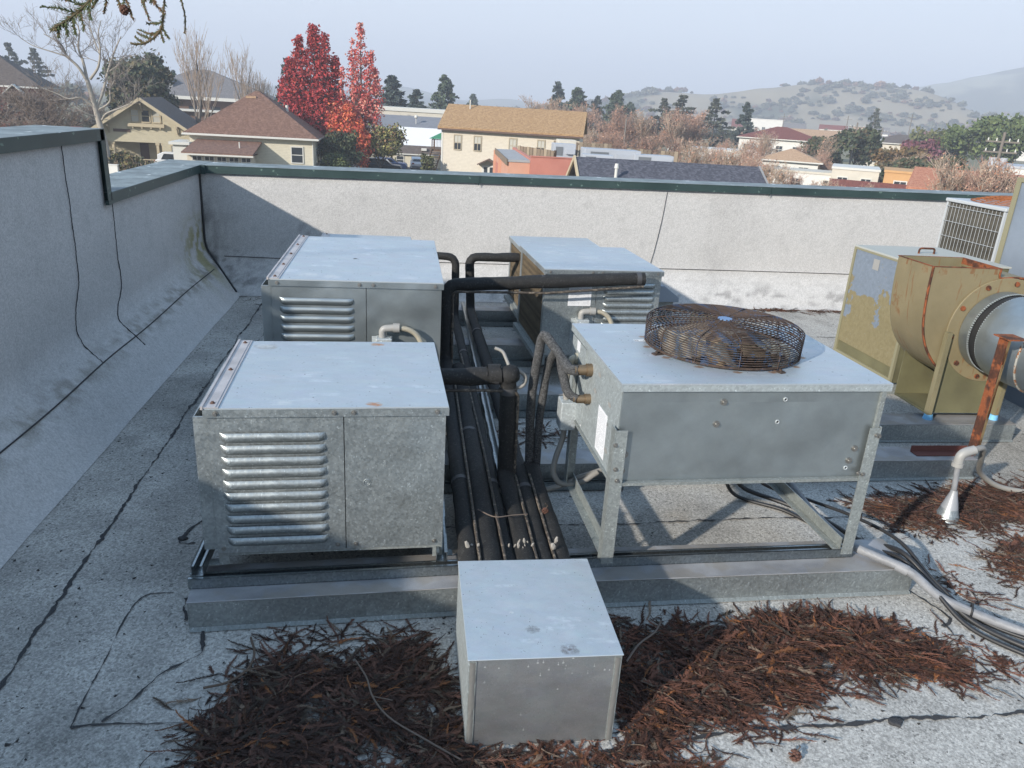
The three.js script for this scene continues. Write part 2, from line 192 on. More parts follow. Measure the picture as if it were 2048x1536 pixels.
const seam = (pts, w, seed, y) => obj('seam', ribbon(pts, w, seed, y), M.asphalt, roof);
seam([[-1.235, 3], [-1.23, -2.04], [-1.245, -3.27], [-1.29, -6.88]], .013, 1);
seam([[.56, -1.67], [.84, -1.69], [1.37, -1.72], [1.73, -1.73], [2.6, -1.74], [6, -1.8]], .014, 2);
seam([[.15, -2.93], [.65, -2.93], [1.83, -2.97], [4, -3.0]], .011, 3);
seam([[.2, -3.9], [2.2, -3.93], [4, -3.95]], .009, 4);
seam([[-1.1, -4.95], [2, -4.98], [5, -5.0]], .009, 5);
seam([[1, -6.04], [3.05, -6.04], [3.74, -6.03], [6, -6.0]], .009, 6);
seam([[2, -7.0], [3.54, -6.99], [5.5, -6.98]], .012, 7);
seam([[-.955, -1.85], [-.96, -2.09], [-.945, -2.47], [-.85, -2.49]], .0045, 8);
seam([[-.955, -1.85], [-.89, -1.852], [-.72, -1.85], [-.45, -1.845]], .007, 9);
seam([[-.70, -2.28], [-.675, -2.2], [-.67, -2.14], [-.76, -2.06], [-.81, -1.95], [-.87, -1.86]], .010, 10, .006);
seam([[-.80, -2.45], [-.78, -2.39], [-.75, -2.33]], .014, 11, .006);
seam([[-.84, -3.04], [-.88, -3.0], [-.92, -2.88], [-.92, -2.83], [-.86, -2.83]], .012, 12);
seam([[2.02, -2.2], [2.0, -1.95], [2.03, -1.78]], .006, 13);
seam([[2.05, -2.81], [2.0, -2.46], [2.06, -2.2], [2.0, -2.16]], .009, 14);
seam([[.66, -1.66], [.70, -1.55], [.74, -1.4], [.8, -.9]], .015, 15);
seam([[-1.0, -6.9], [-1.05, -6.2], [-1.12, -5.6], [-1.10, -5.2]], .008, 16);
for (const [x, z, s] of [[1.52, -1.715, .018], [-.915, -2.86, .012]]) { // blobs of roofing cement
  const r = rng(Math.floor(x * 100 + 500)), n = 14, pts = []; for (let i = 0; i < n; i++) { const q = s * (.6 + r() * .6); pts.push(new THREE.Vector2(Math.cos(i / n * 2 * PI) * q * 1.3, Math.sin(i / n * 2 * PI) * q * .8)); }
  const g = new THREE.ExtrudeGeometry(new THREE.Shape(pts), { depth: .006, bevelEnabled: true, bevelSize: .004, bevelThickness: .003, bevelSegments: 2 }); g.rotateX(-PI / 2).translate(x, .002, z); obj('cement_patch', g, M.asphalt, roof);
}
{ const r = rng(8), bits = []; // grit and flakes strewn on the sheet
  for (let i = 0; i < 2600; i++) { const x = lerp(-1.5, 4.5, Math.pow(r(), 1.4)), z = lerp(-1.3, -6.8, Math.pow(r(), 1.3)), l = .003 + r() * r() * .011; const g = new THREE.TetrahedronGeometry(l, 0); g.scale(1, .35, .3 + r() * .5); g.rotateY(r() * 7); g.translate(x, l * .12, z); bits.push(g); }
  tag(obj('roof_grit', bits, std({ color: lin(.03, .027, .025), roughness: .9 })), 'dark grit and flakes scattered over the granulated roof', 'grit', null, 'stuff'); }
const hostWall = std({ color: lin(.5, .46, .38), roughness: .9 });
structure('building_below', [box(-2.18, 9, -6.8, -.03, -7.56, 3.5)], hostWall);

// ---------------------------------------------------------------- parapets
const wallTint = (a, h, extra = 0) => { const n = fbm(a * 1.3 + 60, h * 1.3 + 9, 4), m = fbm(a * 9, h * 9 + 3, 3); let d = 1 - .08 * sst(.45, .75, n) - .07 * sst(.6, .8, m) - extra; return [d, d, d]; };
M.wallSheet = std({ map: granule, bumpMap: granuleBump, bumpScale: .0018, roughness: .95, vertexColors: true, color: lin(1.14, 1.155, 1.175) });
function leftProfile(t, top) { const pts = [[-1.52, .003], [-1.56, .02], [-1.80, .28], [-1.845, .335], [-1.868, .41], [-1.872, .55], [-1.872, top]], len = pts.map((p, i) => i ? Math.hypot(p[0] - pts[i - 1][0], p[1] - pts[i - 1][1]) : 0), L = len.reduce((a, b) => a + b); let s = t * L; for (let i = 1; i < pts.length; i++) { if (s <= len[i] + 1e-9) { const k = s / len[i]; return [lerp(pts[i - 1][0], pts[i][0], k), lerp(pts[i - 1][1], pts[i][1], k)]; } s -= len[i]; } return pts[pts.length - 1]; }
function leftSection(label, z0, z1, top, group) {
  const w = thing('parapet_wall', label, 'parapet', [0, 0, 0], 0, group);
  const nz = Math.round(Math.abs(z1 - z0) / .035);
  obj('membrane', grid(nz, 46, (u, v) => { const [x, y] = leftProfile(v, top), z = lerp(z0, z1, u); return [x + (fbm(z * 1.7, y * 2, 2) - .5) * .012, y, z]; }, (u, v, [x, y, z]) => {
    const c = wallTint(z, y + (x + 1.9) * .7), band = sst(.0, .10, x + 1.86) * (1 - sst(.10, .2, x + 1.86)), g = fbm(z * 16, x * 40, 3), silt = band * sst(.40, .60, g) * (.55 + .45 * fbm(z * 1.5, 4, 2));
    let [r, gg, b] = c.map((q, i) => q * (1 - silt * [.50, .52, .58][i]));
    const cz = z + 7.05, moss = Math.exp(-(cz * cz) / .20) * (Math.exp(-(((y - .52) / .16) ** 2)) * (x < -1.8 ? 1 : .5) + .8 * Math.exp(-(((y - .27) / .16) ** 2))) * sst(.40, .56, fbm(z * 12 + 3, y * 18 + x * 20, 4));
    return [lerp(r, .50, moss * .8), lerp(gg, .46, moss * .8), lerp(b, .12, moss * .8)];
  }), M.wallSheet, w);
  obj('core', box(-2.19, -1.90, -.02, top - .002, z0, z1), hostWall, w);
  return w;
}
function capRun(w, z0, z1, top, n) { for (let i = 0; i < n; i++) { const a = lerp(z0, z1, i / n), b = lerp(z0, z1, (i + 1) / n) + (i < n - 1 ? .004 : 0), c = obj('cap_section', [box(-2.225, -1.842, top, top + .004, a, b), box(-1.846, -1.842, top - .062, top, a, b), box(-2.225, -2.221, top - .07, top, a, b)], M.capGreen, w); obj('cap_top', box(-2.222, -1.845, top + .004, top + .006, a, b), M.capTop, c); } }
const wl = leftSection('low shaded parapet section between the mossy corner and the step', -7.25, -5.06, 1.045);
capRun(wl, -7.62, -5.09, 1.10, 1);
const wt = leftSection('tall shaded parapet section above the step, with two long vertical seams', -5.06, -2.55, 1.415);
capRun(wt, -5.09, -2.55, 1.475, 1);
obj('end_trim', [box(-1.846, -1.842, 1.045, 1.475, -5.10, -5.035), box(-2.22, -1.842, 1.04, 1.478, -5.102, -5.096), box(-1.86, -1.838, 1.035, 1.06, -5.10, -5.03)], M.capGreen, wt);
const wn = leftSection('unseen low parapet section, its step placed to let sun onto the louvres', -2.55, 3.5, 1.045);  // out of view; step down set where sun clears it onto the louvres
capRun(wn, -2.55, 3.5, 1.10, 3);
function wallSeam(parent, z, top, z2, sd) { const pts = []; for (let i = 0; i <= 40; i++) { const t = i / 40, [x, y] = leftProfile(lerp(.21, 1, t), top), k = 1 - sst(.2, .45, t); pts.push([x + .006, y, z + (z2 - z) * k + (fbm(t * 8, sd, 2) - .5) * .02]); } const c = new THREE.CatmullRomCurve3(pts.map((p) => V(...p))); const g = new THREE.TubeGeometry(c, 220, .0034, 5); { const p = g.attributes.position, rr = 6; for (let i = 0; i <= 220; i++) { const m = c.getPointAt(i / 220), k = clamp(2.6 * (fbm(i * .22, sd * 3, 3) - .2), .25, 1.9), o = (fbm(i * .5, sd * 5 + 2, 3) - .5) * .009; for (let j = 0; j < rr; j++) { const a = i * rr + j; p.setXYZ(a, m.x + (p.getX(a) - m.x) * .8, m.y + (p.getY(a) - m.y) * k, m.z + (p.getZ(a) - m.z) * k + o); } } } obj('seam', g, M.asphalt, parent); }
wallSeam(wt, -4.54, 1.41, -4.40, 1); wallSeam(wl, -5.15, 1.04, -4.95, 2); wallSeam(wn, -2.0, 1.04, -1.9, 3);
obj('seam', cable([[-1.742, .224, 0], [-1.745, .226, -2.8], [-1.738, .222, -3.7], [-1.748, .229, -4.5], [-1.742, .224, -5.2], [-1.75, .23, -6.2], [-1.745, .226, -7.02]], .004, 120, 5), M.asphalt, wt);
const backY = (x) => .0095 * (x + 1.87);
const bw = thing('parapet_wall', 'long sunlit light grey parapet at the far edge of the roof, under a green metal cap', 'parapet');
function backProfile(t) { const pts = [[-6.97, .003], [-7.02, .02], [-7.19, .20], [-7.235, .27], [-7.25, .36], [-7.252, 1.05]]; const len = pts.map((p, i) => i ? Math.hypot(p[0] - pts[i - 1][0], p[1] - pts[i - 1][1]) : 0), L = len.reduce((a, b) => a + b); let s = t * L; for (let i = 1; i < pts.length; i++) { if (s <= len[i] + 1e-9) { const k = s / len[i]; return [lerp(pts[i - 1][0], pts[i][0], k), lerp(pts[i - 1][1], pts[i][1], k)]; } s -= len[i]; } return pts[pts.length - 1]; }
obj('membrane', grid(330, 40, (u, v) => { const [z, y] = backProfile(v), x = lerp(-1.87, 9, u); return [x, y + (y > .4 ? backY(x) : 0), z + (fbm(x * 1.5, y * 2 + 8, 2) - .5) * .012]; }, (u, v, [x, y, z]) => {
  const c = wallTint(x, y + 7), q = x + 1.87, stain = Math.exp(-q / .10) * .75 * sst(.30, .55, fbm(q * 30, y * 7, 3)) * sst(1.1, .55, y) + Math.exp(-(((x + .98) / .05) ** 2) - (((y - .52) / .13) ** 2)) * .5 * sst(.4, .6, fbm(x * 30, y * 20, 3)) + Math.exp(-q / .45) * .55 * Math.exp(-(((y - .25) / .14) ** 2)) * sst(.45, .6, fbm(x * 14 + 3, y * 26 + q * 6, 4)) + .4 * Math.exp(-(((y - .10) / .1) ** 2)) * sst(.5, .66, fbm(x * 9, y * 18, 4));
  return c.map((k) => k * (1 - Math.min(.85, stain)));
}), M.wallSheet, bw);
obj('core', box(-2.19, 9, -.02, 1.04, -7.56, -7.285), hostWall, bw);
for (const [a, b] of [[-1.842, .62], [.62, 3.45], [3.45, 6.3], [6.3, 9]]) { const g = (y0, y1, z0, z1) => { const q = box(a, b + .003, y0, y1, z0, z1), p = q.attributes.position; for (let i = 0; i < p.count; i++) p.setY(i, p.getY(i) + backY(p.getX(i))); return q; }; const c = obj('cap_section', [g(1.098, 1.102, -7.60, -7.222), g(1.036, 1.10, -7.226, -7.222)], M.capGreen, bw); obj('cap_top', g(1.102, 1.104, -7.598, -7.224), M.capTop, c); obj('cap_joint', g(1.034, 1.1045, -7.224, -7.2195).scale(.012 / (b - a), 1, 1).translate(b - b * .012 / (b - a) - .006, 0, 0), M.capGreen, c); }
obj('corner_cap', [box(-1.85, -1.805, 1.03, 1.106, -7.235, -7.20)], M.capGreen, bw);
obj('seam', cable([[-1.7, .305, -7.238], [-1.0, .30, -7.236], [0, .31, -7.238], [1.6, .315, -7.239], [3, .325, -7.24], [5.5, .33, -7.24]], .0032, 160, 5), M.asphalt, bw);
obj('seam', cable([[2.42, 1.06, -7.246], [2.40, .8, -7.244], [2.36, .5, -7.243], [2.33, .33, -7.238], [2.33, .25, -7.222]], .0024, 40, 5), M.asphalt, bw);
obj('corner_bead', cable([[-1.862, 1.04, -7.245], [-1.86, .6, -7.24], [-1.845, .38, -7.23], [-1.74, .23, -7.17], [-1.56, .03, -7.0]], .009, 40, 6), M.asphalt, bw);

// ---------------------------------------------------------------- sleepers and rails under the machines
function sleeper(label, [x0, z0], [x1, z1], depth, h, mat = M.zinc) {
  const L = Math.hypot(x1 - x0, z1 - z0), t = thing('metal_curb', label, 'curb', [x0, 0, z0], Math.atan2(-(z1 - z0), x1 - x0), 'sheet metal curbs under the machines');
  obj('front_face', box(0, L, .012, h - .003, -.004, 0), mat, t);
  obj('top_sheet', rbox(-.004, L + .004, h - .004, h, -depth, .004, .0018), M.curbTop, t);
  obj('back_face', box(0, L, .012, h - .003, -depth, -depth + .004), mat, t);
  obj('end_cap', box(-.003, .002, .006, h - .003, -depth, 0), mat, t); obj('end_cap', box(L - .002, L + .003, .006, h - .003, -depth, 0), mat, t);
  const f = grid(Math.ceil(L / .04), 1, (u, v) => [u * L, .013 - v * .008 + (v ? (fbm(u * L * 20, x0 + z0, 2) - .5) * .004 : 0), .001 + v * .016]); obj('base_flange', f, M.zincDull, t);
  return t;
}
M.curbTop = std({ map: texture(512, .9, (u, v, r) => { const n = fbm(u * 6, v * 9, 5, 6), g = 150 + (n - .5) * 60 + (r() - .5) * 10, k = sst(.42, .62, fbm(u * 9, v * 9, 4, 9, 4)); return [lerp(g, 140, k * .45), lerp(g, 133, k * .45), lerp(g * 1.01, 122, k * .45)]; }), roughness: .6, metalness: .4 });
sleeper('metal clad curb under the front of the rust spotted louvred unit', [-.735, -2.272], [.40, -2.336], .22, .115);
sleeper('metal clad curb under the front legs of the fan condenser', [.405, -2.338], [2.0, -2.378], .22, .115);
sleeper('long metal clad curb under the back legs of the fan condenser, running to the rusty post', [-.70, -3.30], [3.02, -3.36], .17, .115);
sleeper('metal clad curb crossing behind the fan condenser under the black pipes', [-.70, -4.27], [2.0, -4.275], .17, .115);
sleeper('metal clad curb under the front feet of the small unit with paper notice', [-.70, -5.24], [2.0, -5.29], .17, .115);
sleeper('metal clad curb nearest the sunlit parapet, behind the other curbs', [-.70, -6.22], [2.0, -6.25], .17, .115);
sleeper('metal clad curb under the rusty blower on its blue pads', [2.2, -3.83], [3.64, -3.845], .17, .115);
// slotted channel: two lips with a dark slot between
function channelGeo(L, w = .041, h = .041) { return [box(0, L, 0, .003, -w, 0), box(0, L, 0, h, -.003, 0), box(0, L, 0, h, -w, -w + .003), box(0, L, h - .003, h, -.011, 0), box(0, L, h - .003, h, -w, -w + .011)]; }
function channel(label, [x0, y0, z0], [x1, z1], w, h) { const L = Math.hypot(x1 - x0, z1 - z0), t = obj('strut_channel', channelGeo(L, w, h), M.strut); t.position.set(x0, y0, z0); t.rotation.y = Math.atan2(-(z1 - z0), x1 - x0); return tag(t, label, 'channel', 'slotted steel channels'); }
channel('slotted channel lying on the curb under the rust spotted louvred unit', [-.75, .116, -2.345], [.70, -2.425]);
channel('slotted channel lying on the curb under the fan condenser front legs', [.702, .116, -2.428], [1.78, -2.462]);
for (const [z, l] of [[-3.235, 'slotted channel on the roof in front of the long curb with the rusty post'], [-4.15, 'slotted channel on the roof in front of the curb behind the fan condenser'], [-5.10, 'slotted channel on the roof in front of the curb under the small unit'], [-5.62, 'slotted channel on the roof behind the curb under the small unit'], [-6.13, 'slotted channel on the roof in front of the curb nearest the sunlit parapet'], [-6.6, 'slotted channel on the roof between the last curb and the sunlit parapet']]) channel(l, [.12, .004, z], [1.05, z - .02]);
channel('slotted channel running lengthwise on the curbs beneath the black pipes', [.44, .117, -2.37], [.47, -6.35]);
channel('slotted channel running lengthwise on the curbs at the outer side of the louvred units', [-.70, .158, -2.36], [-.72, -4.9]);
channel('slotted channel running lengthwise on the curbs at the pipe side of the louvred units', [.145, .158, -2.42], [.16, -5.0]);

// ---------------------------------------------------------------- sheet metal condensing units
const screwGeo = (() => { const h = new THREE.CylinderGeometry(.0052, .0058, .006, 6); h.rotateX(PI / 2).translate(0, 0, .0045); const w = new THREE.CylinderGeometry(.0095, .0095, .002, 12); w.rotateX(PI / 2).translate(0, 0, .001); return join([h, w]); })();
function screw(parent, x, y, z, up = false, s = 1) { const o = mesh('screw', screwGeo, M.steelBolt, parent); o.position.set(x, y, z); o.scale.setScalar(s); if (up) o.rotation.x = -PI / 2; return o; }
const louverGeo = (w) => { const prof = [[0, .008], [-.004, .0125], [-.010, .0155], [-.017, .0165], [-.024, .0140], [-.030, .0085], [-.035, .003], [-.038, .0003]]; return grid(28, prof.length - 1, (u, v) => { const k = Math.round(v * (prof.length - 1)), e = Math.min(u, 1 - u) * w, s = Math.sqrt(clamp(1 - (1 - Math.min(1, e / .028)) ** 2)); return [u * w, prof[k][0] * lerp(.55, 1, s), prof[k][1] * s + .0002]; }); };
const smooth = (g) => { const u = []; const p = g.attributes.position; for (let i = 0; i < p.count; i++) u.push(p.getX(i), p.getY(i)); g.setAttribute('uv', new THREE.Float32BufferAttribute(u, 2)); return g; };
function makeUnit(label, { w, h, d, leg, at, turn, lid, louvers = 0, louverX = .036, split, mirror, trim, trimScrews = 0, openLeft, rim = .033, spacing = .0445, first = .058, mat = M.zinc, panelMat = M.zinc, lw = .345 }) {
  const t = thing('condensing_unit', label, 'hvac unit', at, turn), H = leg + h, b = leg;
  const X = (x) => mirror ? w - x : x, bx = (x0, x1, ...r) => box(Math.min(X(x0), X(x1)), Math.max(X(x0), X(x1)), ...r);
  obj('louver_panel', [bx(.0, split - .0015, b, H - rim, -.010, 0)], mat, t);
  obj('access_panel', [bx(split + .0015, w, b, H - rim, -.010, 0)], panelMat, t);
  obj('back_panel', [box(0, w, b, H - rim, -d, -d + .008)], mat, t);
  obj('side_panel', [box(w - .008, w, b, H - rim, -d + .009, -.011)], mat, t);
  obj('bottom_pan', [box(.0, w, b - .012, b - .001, -d, -.004)], M.zincDull, t);
  if (openLeft) { obj('corner_post', [box(0, .03, b, H - rim, -.045, -.0105)], mat, t); obj('corner_post', [box(0, .03, b, H - rim, -d + .009, -d + .05)], mat, t); const c = obj('coil', [box(.012, .05, b + .01, H - rim - .01, -d + .051, -.047)], M.coil, t); const fins = []; for (let z = -d + .055; z < -.05; z += .009) fins.push(box(.004, .013, b + .012, H - rim - .012, z, z + .003)); obj('coil_fins', fins, M.coil, c); obj('base_rail', [box(-.03, .035, b - .045, b - .013, -d, -.0)], M.zincDull, t); }
  else { obj('side_panel', [box(0, .008, b, H - rim, -d + .009, -.011)], mat, t); obj('side_flange', [box(-.046, -.002, b + .012, H - rim - .004, -.018, -.008), box(-.046, -.042, b + .012, H - rim - .004, -d * .8, -.018)], mat, t); }
  obj('lid', box(-.008, w + .008, H - .005, H, -d - .006, .008), lid, t, true);
  obj('lid_rim', [box(-.01, w + .01, H - rim, H - .0055, .0015, .010), box(-.010, -.002, H - rim, H - .0055, -d - .008, .0015), box(w + .002, w + .010, H - rim, H - .0055, -d - .008, .0015), box(-.01, w + .01, H - rim, H - .0055, -d - .010, -d - .0015)], mat, t);
  if (trim) { const s = obj('trim_strip', [box(-.012, .040, H + .0005, H + .0035, -d - .006, .010), box(-.016, -.008, H - .004, H + .0085, -d - .006, .012), box(.027, .032, H + .003, H + .0055, -d, .008)], M.trimPink, t); for (let i = 0; i < trimScrews; i++) { const o = screw(s, .016, H + .0035, -.03 - i * (d - .06) / (trimScrews - 1), true, .9); o.material = M.rustBolt; } }
  if (louvers) { const g = louverGeo(lw); smooth(g); for (let i = 0; i < louvers; i++) { const o = mesh('louver', g, mat, t); o.position.set(mirror ? w - louverX - lw : louverX, H - rim - first - i * spacing, 0); } }
  { const g = new THREE.TorusGeometry(.012, .0016, 6, 24); g.translate(X(lerp(split, w, .22)), lerp(b, H, .48), .0005); const q = new THREE.TorusGeometry(.006, .0012, 6, 18); q.translate(X(lerp(split, w, .22)), lerp(b, H, .48), .0005); obj('knockout', [g, q], panelMat, t); }
  for (const x of [.03, split - .03, split + .035, w - .03]) screw(t, X(x), H - rim * .55, .010);
  for (const x of [.02, split - .03, split + .035, w - .03]) screw(t, X(x), b + .018, 0, false, .9);
  for (const x of [0, w]) for (const z of [-.005, -d + .035]) { const s = x ? -1 : 1; obj('leg', [box(x, x + s * .035, 0, b - .0125, z - .004, z), box(x, x + s * .004, 0, b - .0125, z - .035, z - .0045), box(x - s * .04, x, 0, .004, z - .035, z + .004)], M.zincDull, t); }
  return t;
}
M.coil = std({ map: texture(256, .5, (u, v, r) => { const n = fbm(u * 8, v * 30, 4, 8), g = 96 + (n - .5) * 70; return [g * 1.0, g * .88, g * .70]; }), roughness: .85 });
M.trimPink = std({ map: texture(256, .5, (u, v, r) => { const n = fbm(u * 10, v * 10, 4, 10), g = 176 + (n - .5) * 40; return [g * 1.0, g * .97, g * .96]; }), roughness: .5, metalness: .35 });
M.rustBolt = std({ color: lin(.10, .055, .04), roughness: .8 });
const rustSpot = '186,112,66', lime = '205,206,204', dust = '160,150,138';
makeUnit('galvanized louvred unit with rust spots on its lid, behind the square duct cap', { w: .79, h: .555, d: .735, leg: .05, at: [-.663, .1575, -2.425], turn: 2.4 * PI / 180, lid: lidMat(41, [[.685, .965, 34, rustSpot], [.70, .05, 34, rustSpot], [.14, .10, 60, dust], [.13, .09, 45, lime], [.30, .93, 50, lime]]), louvers: 10, split: .442, trim: true, trimScrews: 3 });
makeUnit('taller galvanized louvred unit with beige conduit box on its front panel', { w: .80, h: .71, d: 1.18, leg: .06, at: [-.652, .1575, -3.63], turn: .7 * PI / 180, lid: lidMat(43, [[.2, .9, 70, lime], [.35, .93, 60, lime], [.12, .08, 60, lime], [.45, .55, 14, '60,58,56']]), louvers: 12, split: .44, trim: true, trimScrews: 5, first: .055, mat: M.zincSmooth, panelMat: M.zincSmooth });
makeUnit('galvanized unit with white paper notice on its front and an open coil side', { w: .776, h: .57, d: .83, leg: .07, at: [.843, .158, -4.70], turn: 3.2 * PI / 180, lid: lidMat(47, [[.5, .5, 90, lime], [.2, .3, 90, lime]]), louvers: 8, split: .432, mirror: true, openLeft: true, first: .05, spacing: .0445 });
makeUnit('half hidden galvanized unit behind the one with paper notice', { w: .66, h: .49, d: .76, leg: .07, at: [.86, .158, -5.66], turn: 2.5 * PI / 180, lid: lidMat(53, [[.5, .5, 90, lime]]), split: .33, openLeft: true });
makeUnit('mostly hidden galvanized unit behind the taller louvred unit, close to the far parapet', { w: .66, h: .50, d: .78, leg: .06, at: [-.665, .158, -5.40], turn: .7 * PI / 180, lid: lidMat(59, [[.5, .5, 90, lime]]), split: .33, trim: true, trimScrews: 3 });
{ const n = tag(obj('paper_notice', new THREE.BoxGeometry(.152, .165, .0015), M.paper, null, true), 'white paper notice stuck on the front of a galvanized unit', 'notice'); const a = 3.2 * PI / 180; n.position.set(.843 + .235 * Math.cos(a) + .003 * Math.sin(a), .158 + .07 + .57 - .155, -4.70 - .235 * Math.sin(a) + .003); n.rotation.y = a; }
// weatherproof conduit boxes with a bent flexible whip
function conduitBox(label, [x, y, z], s, end) {
  const t = thing('conduit_box', label, 'junction box', [x, y, z]);
  obj('housing', [rbox(0, .075 * s, -.12 * s, 0, 0, .06 * s, .006), rbox(.012 * s, .065 * s, -.11 * s, -.02 * s, .06 * s, .066 * s, .003)], M.zincBox, t);
  obj('mounting_strap', [box(-.02 * s, 0, -.14 * s, -.005 * s, .001, .004)], M.zincBox, t);
  obj('elbow_fitting', lumpy(pipe([[.03 * s, 0, .03 * s], [.03 * s, .04 * s, .03 * s], [.085 * s, .045 * s, .032 * s]], .017 * s, .03, 16, 12), .001, 60, 1), M.whitePlastic, t);
  obj('collar', rod([.078 * s, .045 * s, .032 * s], [.108 * s, .045 * s, .033 * s], .022 * s, .022 * s, 14), M.whitePlastic, t);
  const pts = [[.105 * s, .045 * s, .033 * s], [.15 * s, .038 * s, .034 * s], [.19 * s, .01 * s, .034 * s], [.215 * s, -.05 * s, .034 * s], [...end]]; const f = obj('flexible_conduit', cable(pts, .012 * s, 50, 10), M.beigeFlex, t);
  const c = new THREE.CatmullRomCurve3(pts.map((p) => V(...p))), rings = []; for (let i = 1; i < 46; i++) { const p = c.getPoint(i / 46), q = c.getTangent(i / 46), g = new THREE.TorusGeometry(.0121 * s, .0013 * s, 4, 12); g.applyQuaternion(new THREE.Quaternion().setFromUnitVectors(V(0, 0, 1), q)); g.translate(p.x, p.y, p.z); rings.push(g); } obj('ribs', rings, M.beigeFlex, f);
  return t;
}
M.zincBox = std({ map: zincMap, roughness: .55, metalness: .3, color: lin(1.15, 1.15, 1.17) });
conduitBox('conduit box with beige flexible whip on the taller louvred unit', [-.165, .662, -3.628], 1.05, [.24, -.17, .03]);
conduitBox('conduit box with beige flexible whip on the unit with paper notice', [1.055, .485, -4.71], 1.15, [.27, -.2, .03]);

// ---------------------------------------------------------------- the fan condenser on its stand
{
  const a = 1.9 * PI / 180, t = thing('fan_condenser', 'large galvanized condenser on a legged stand with a rusty round fan guard on top', 'condenser', [.723, 0, -2.395], a);
  const W = 1.02, D = .76, y0 = .487, y1 = .845, top = .875, cx = .545, cz = -.43, R = .305;
  const panelM = M.zincSmooth;
  obj('front_panel', rbox(.012, W - .018, y0 + .006, y1, -.022, -.014, .002), panelM, t);
  obj('back_panel', box(.012, W - .018, y0, y1, -D + .014, -D + .022), panelM, t);
  const lp = obj('side_panel', box(.010, .018, y0, y1, -D + .02, -.02), M.zincPale, t); obj('access_cover', box(.003, .0095, y0 + .02, y1 - .01, -D + .03, -D + .26), M.zincPale, lp);
  obj('side_panel', box(W - .024, W - .016, y0, y1, -D + .02, -.02), panelM, t);
  obj('bottom_flange', [box(.0, W - .01, y0 - .006, y0 + .006, -.02, .004), box(.0, .02, y0 - .006, y0 + .004, -D + .01, -.02), box(W - .03, W - .01, y0 - .006, y0 + .004, -D + .01, -.02), box(0, W - .01, y0 - .006, y0 + .004, -D, -D + .02)], M.zincDull, t);
  obj('edge_flange', [box(W - .022, W - .004, y0 + .006, y1, -.014, -.002), box(W - .008, W - .004, y0 + .006, y1, -.06, -.014)], M.zincDull, t);
  const s = new THREE.Shape([[0, 0], [W + .012, 0], [W + .012, D], [0, D]].map((p) => new THREE.Vector2(...p))), hole = new THREE.Path(); hole.absarc(cx, -cz, R - .03, 0, 2 * PI, true); s.holes.push(hole);
  const lg = new THREE.ExtrudeGeometry(s, { depth: .006, bevelEnabled: false, curveSegments: 64 }); lg.rotateX(-PI / 2).translate(0, top - .006, 0); { const p = lg.attributes.position, u = lg.attributes.uv; for (let i = 0; i < p.count; i++) u.setXY(i, p.getX(i) / 1.05, -p.getZ(i) / 1.05); }
  const lid = obj('lid', lg, lidMat(61, [[.8, .3, 60, dust], [.3, .25, 40, dust], ...[...Array(14)].map((_, i) => [cx / 1.05 + Math.cos(i * .45) * .3, 1 - (-cz / 1.05 + Math.sin(i * .45) * .3) , 16, '150,112,84'])]), t, true);
  obj('lid_rim', [box(0, W + .012, y1, top - .0065, -.004, 0), box(0, .004, y1, top - .0065, -D, -.0045), box(W + .008, W + .012, y1, top - .0065, -D, -.0045), box(0, W + .012, y1, top - .0065, -D, -D + .004)], M.zincPale, t);
  const sh = new THREE.LatheGeometry([[R - .03, -.10], [R - .031, -.02], [R - .028, .004], [R - .012, .010]].map((p) => new THREE.Vector2(...p)), 64); obj('fan_shroud', sh.translate(cx, top, cz), M.zincDull, t);
  obj('bottom_tray', box(.03, W - .03, y0 + .02, y0 + .03, -D + .03, -.03), M.zincDull, t);
  const coil = obj('coil', box(.03, W - .03, y0 + .05, y0 + .19, -D + .05, -.05), M.zincDull, t);
  // legs
  for (const [x, sx] of [[-.006, 1], [W + .004, -1]]) for (const [z, sz] of [[.006, -1], [-D + .12, 1]]) obj('leg', [box(x, x + sx * .004, .157, .705, z, z + sz * .045), box(x + sx * .0045, x + sx * .046, .157, .700, z, z + sz * .004)], M.zincLeg, t);
  for (const x of [.03, W - .035]) obj('base_rail', [box(x, x + .004, .165, .215, -D + .12, -.02), box(x - .03, x - .001, .165, .169, -D + .12, -.02)], M.zincLeg, t);
  for (const [x, y] of [[.39, .80], [.375, .715], [.045, .60], [.04, .535], [W - .075, .61], [W - .088, .56]]) screw(t, x, y, -.013, false, 1.35);
  for (const [x, y] of [[.625, .81], [.61, .722], [.04, .512], [W - .095, .53]]) { const g = new THREE.TorusGeometry(.0065, .0028, 6, 14); g.translate(x, y, -.0125); const p = new THREE.CircleGeometry(.0055, 12); p.translate(x, y, -.0122); obj('bolt_hole', [g], M.zincBox, t); obj('hole_shade', [p], M.dark, t); }  // near-black disc paints the shade inside each open bolt hole
  for (const [x, y] of [[W - .012, .672], [W + .0, .668], [W - .05, .515], [W - .03, .51], [.01, .55], [.0, .645], [.02, .505]]) screw(t, x, y, .006, false, .95);
  // rusty wire guard: rings up the side, rings over the top, ribs
  const gd = obj('fan_guard', [rod([cx, top + .118, cz], [cx, top + .122, cz], .030, .030, 24)], M.blueDisc, t);
  const ring = (r, y, q = .0023) => { const g = new THREE.TorusGeometry(r, q, 6, 96); g.rotateX(PI / 2).translate(cx, top + y, cz); obj('guard_ring', g, M.rustWire, gd); };
  for (let i = 0; i < 10; i++) { const y = .014 + i * .0092; ring(R + .004 * Math.sin(y * 16), y); }
  ring(R + .002, .010, .0035);
  for (let i = 0; i < 17; i++) { const k = i / 16, r = lerp(R - .006, .040, k); ring(r, .104 + .015 * Math.sin(k * PI / 2)); }
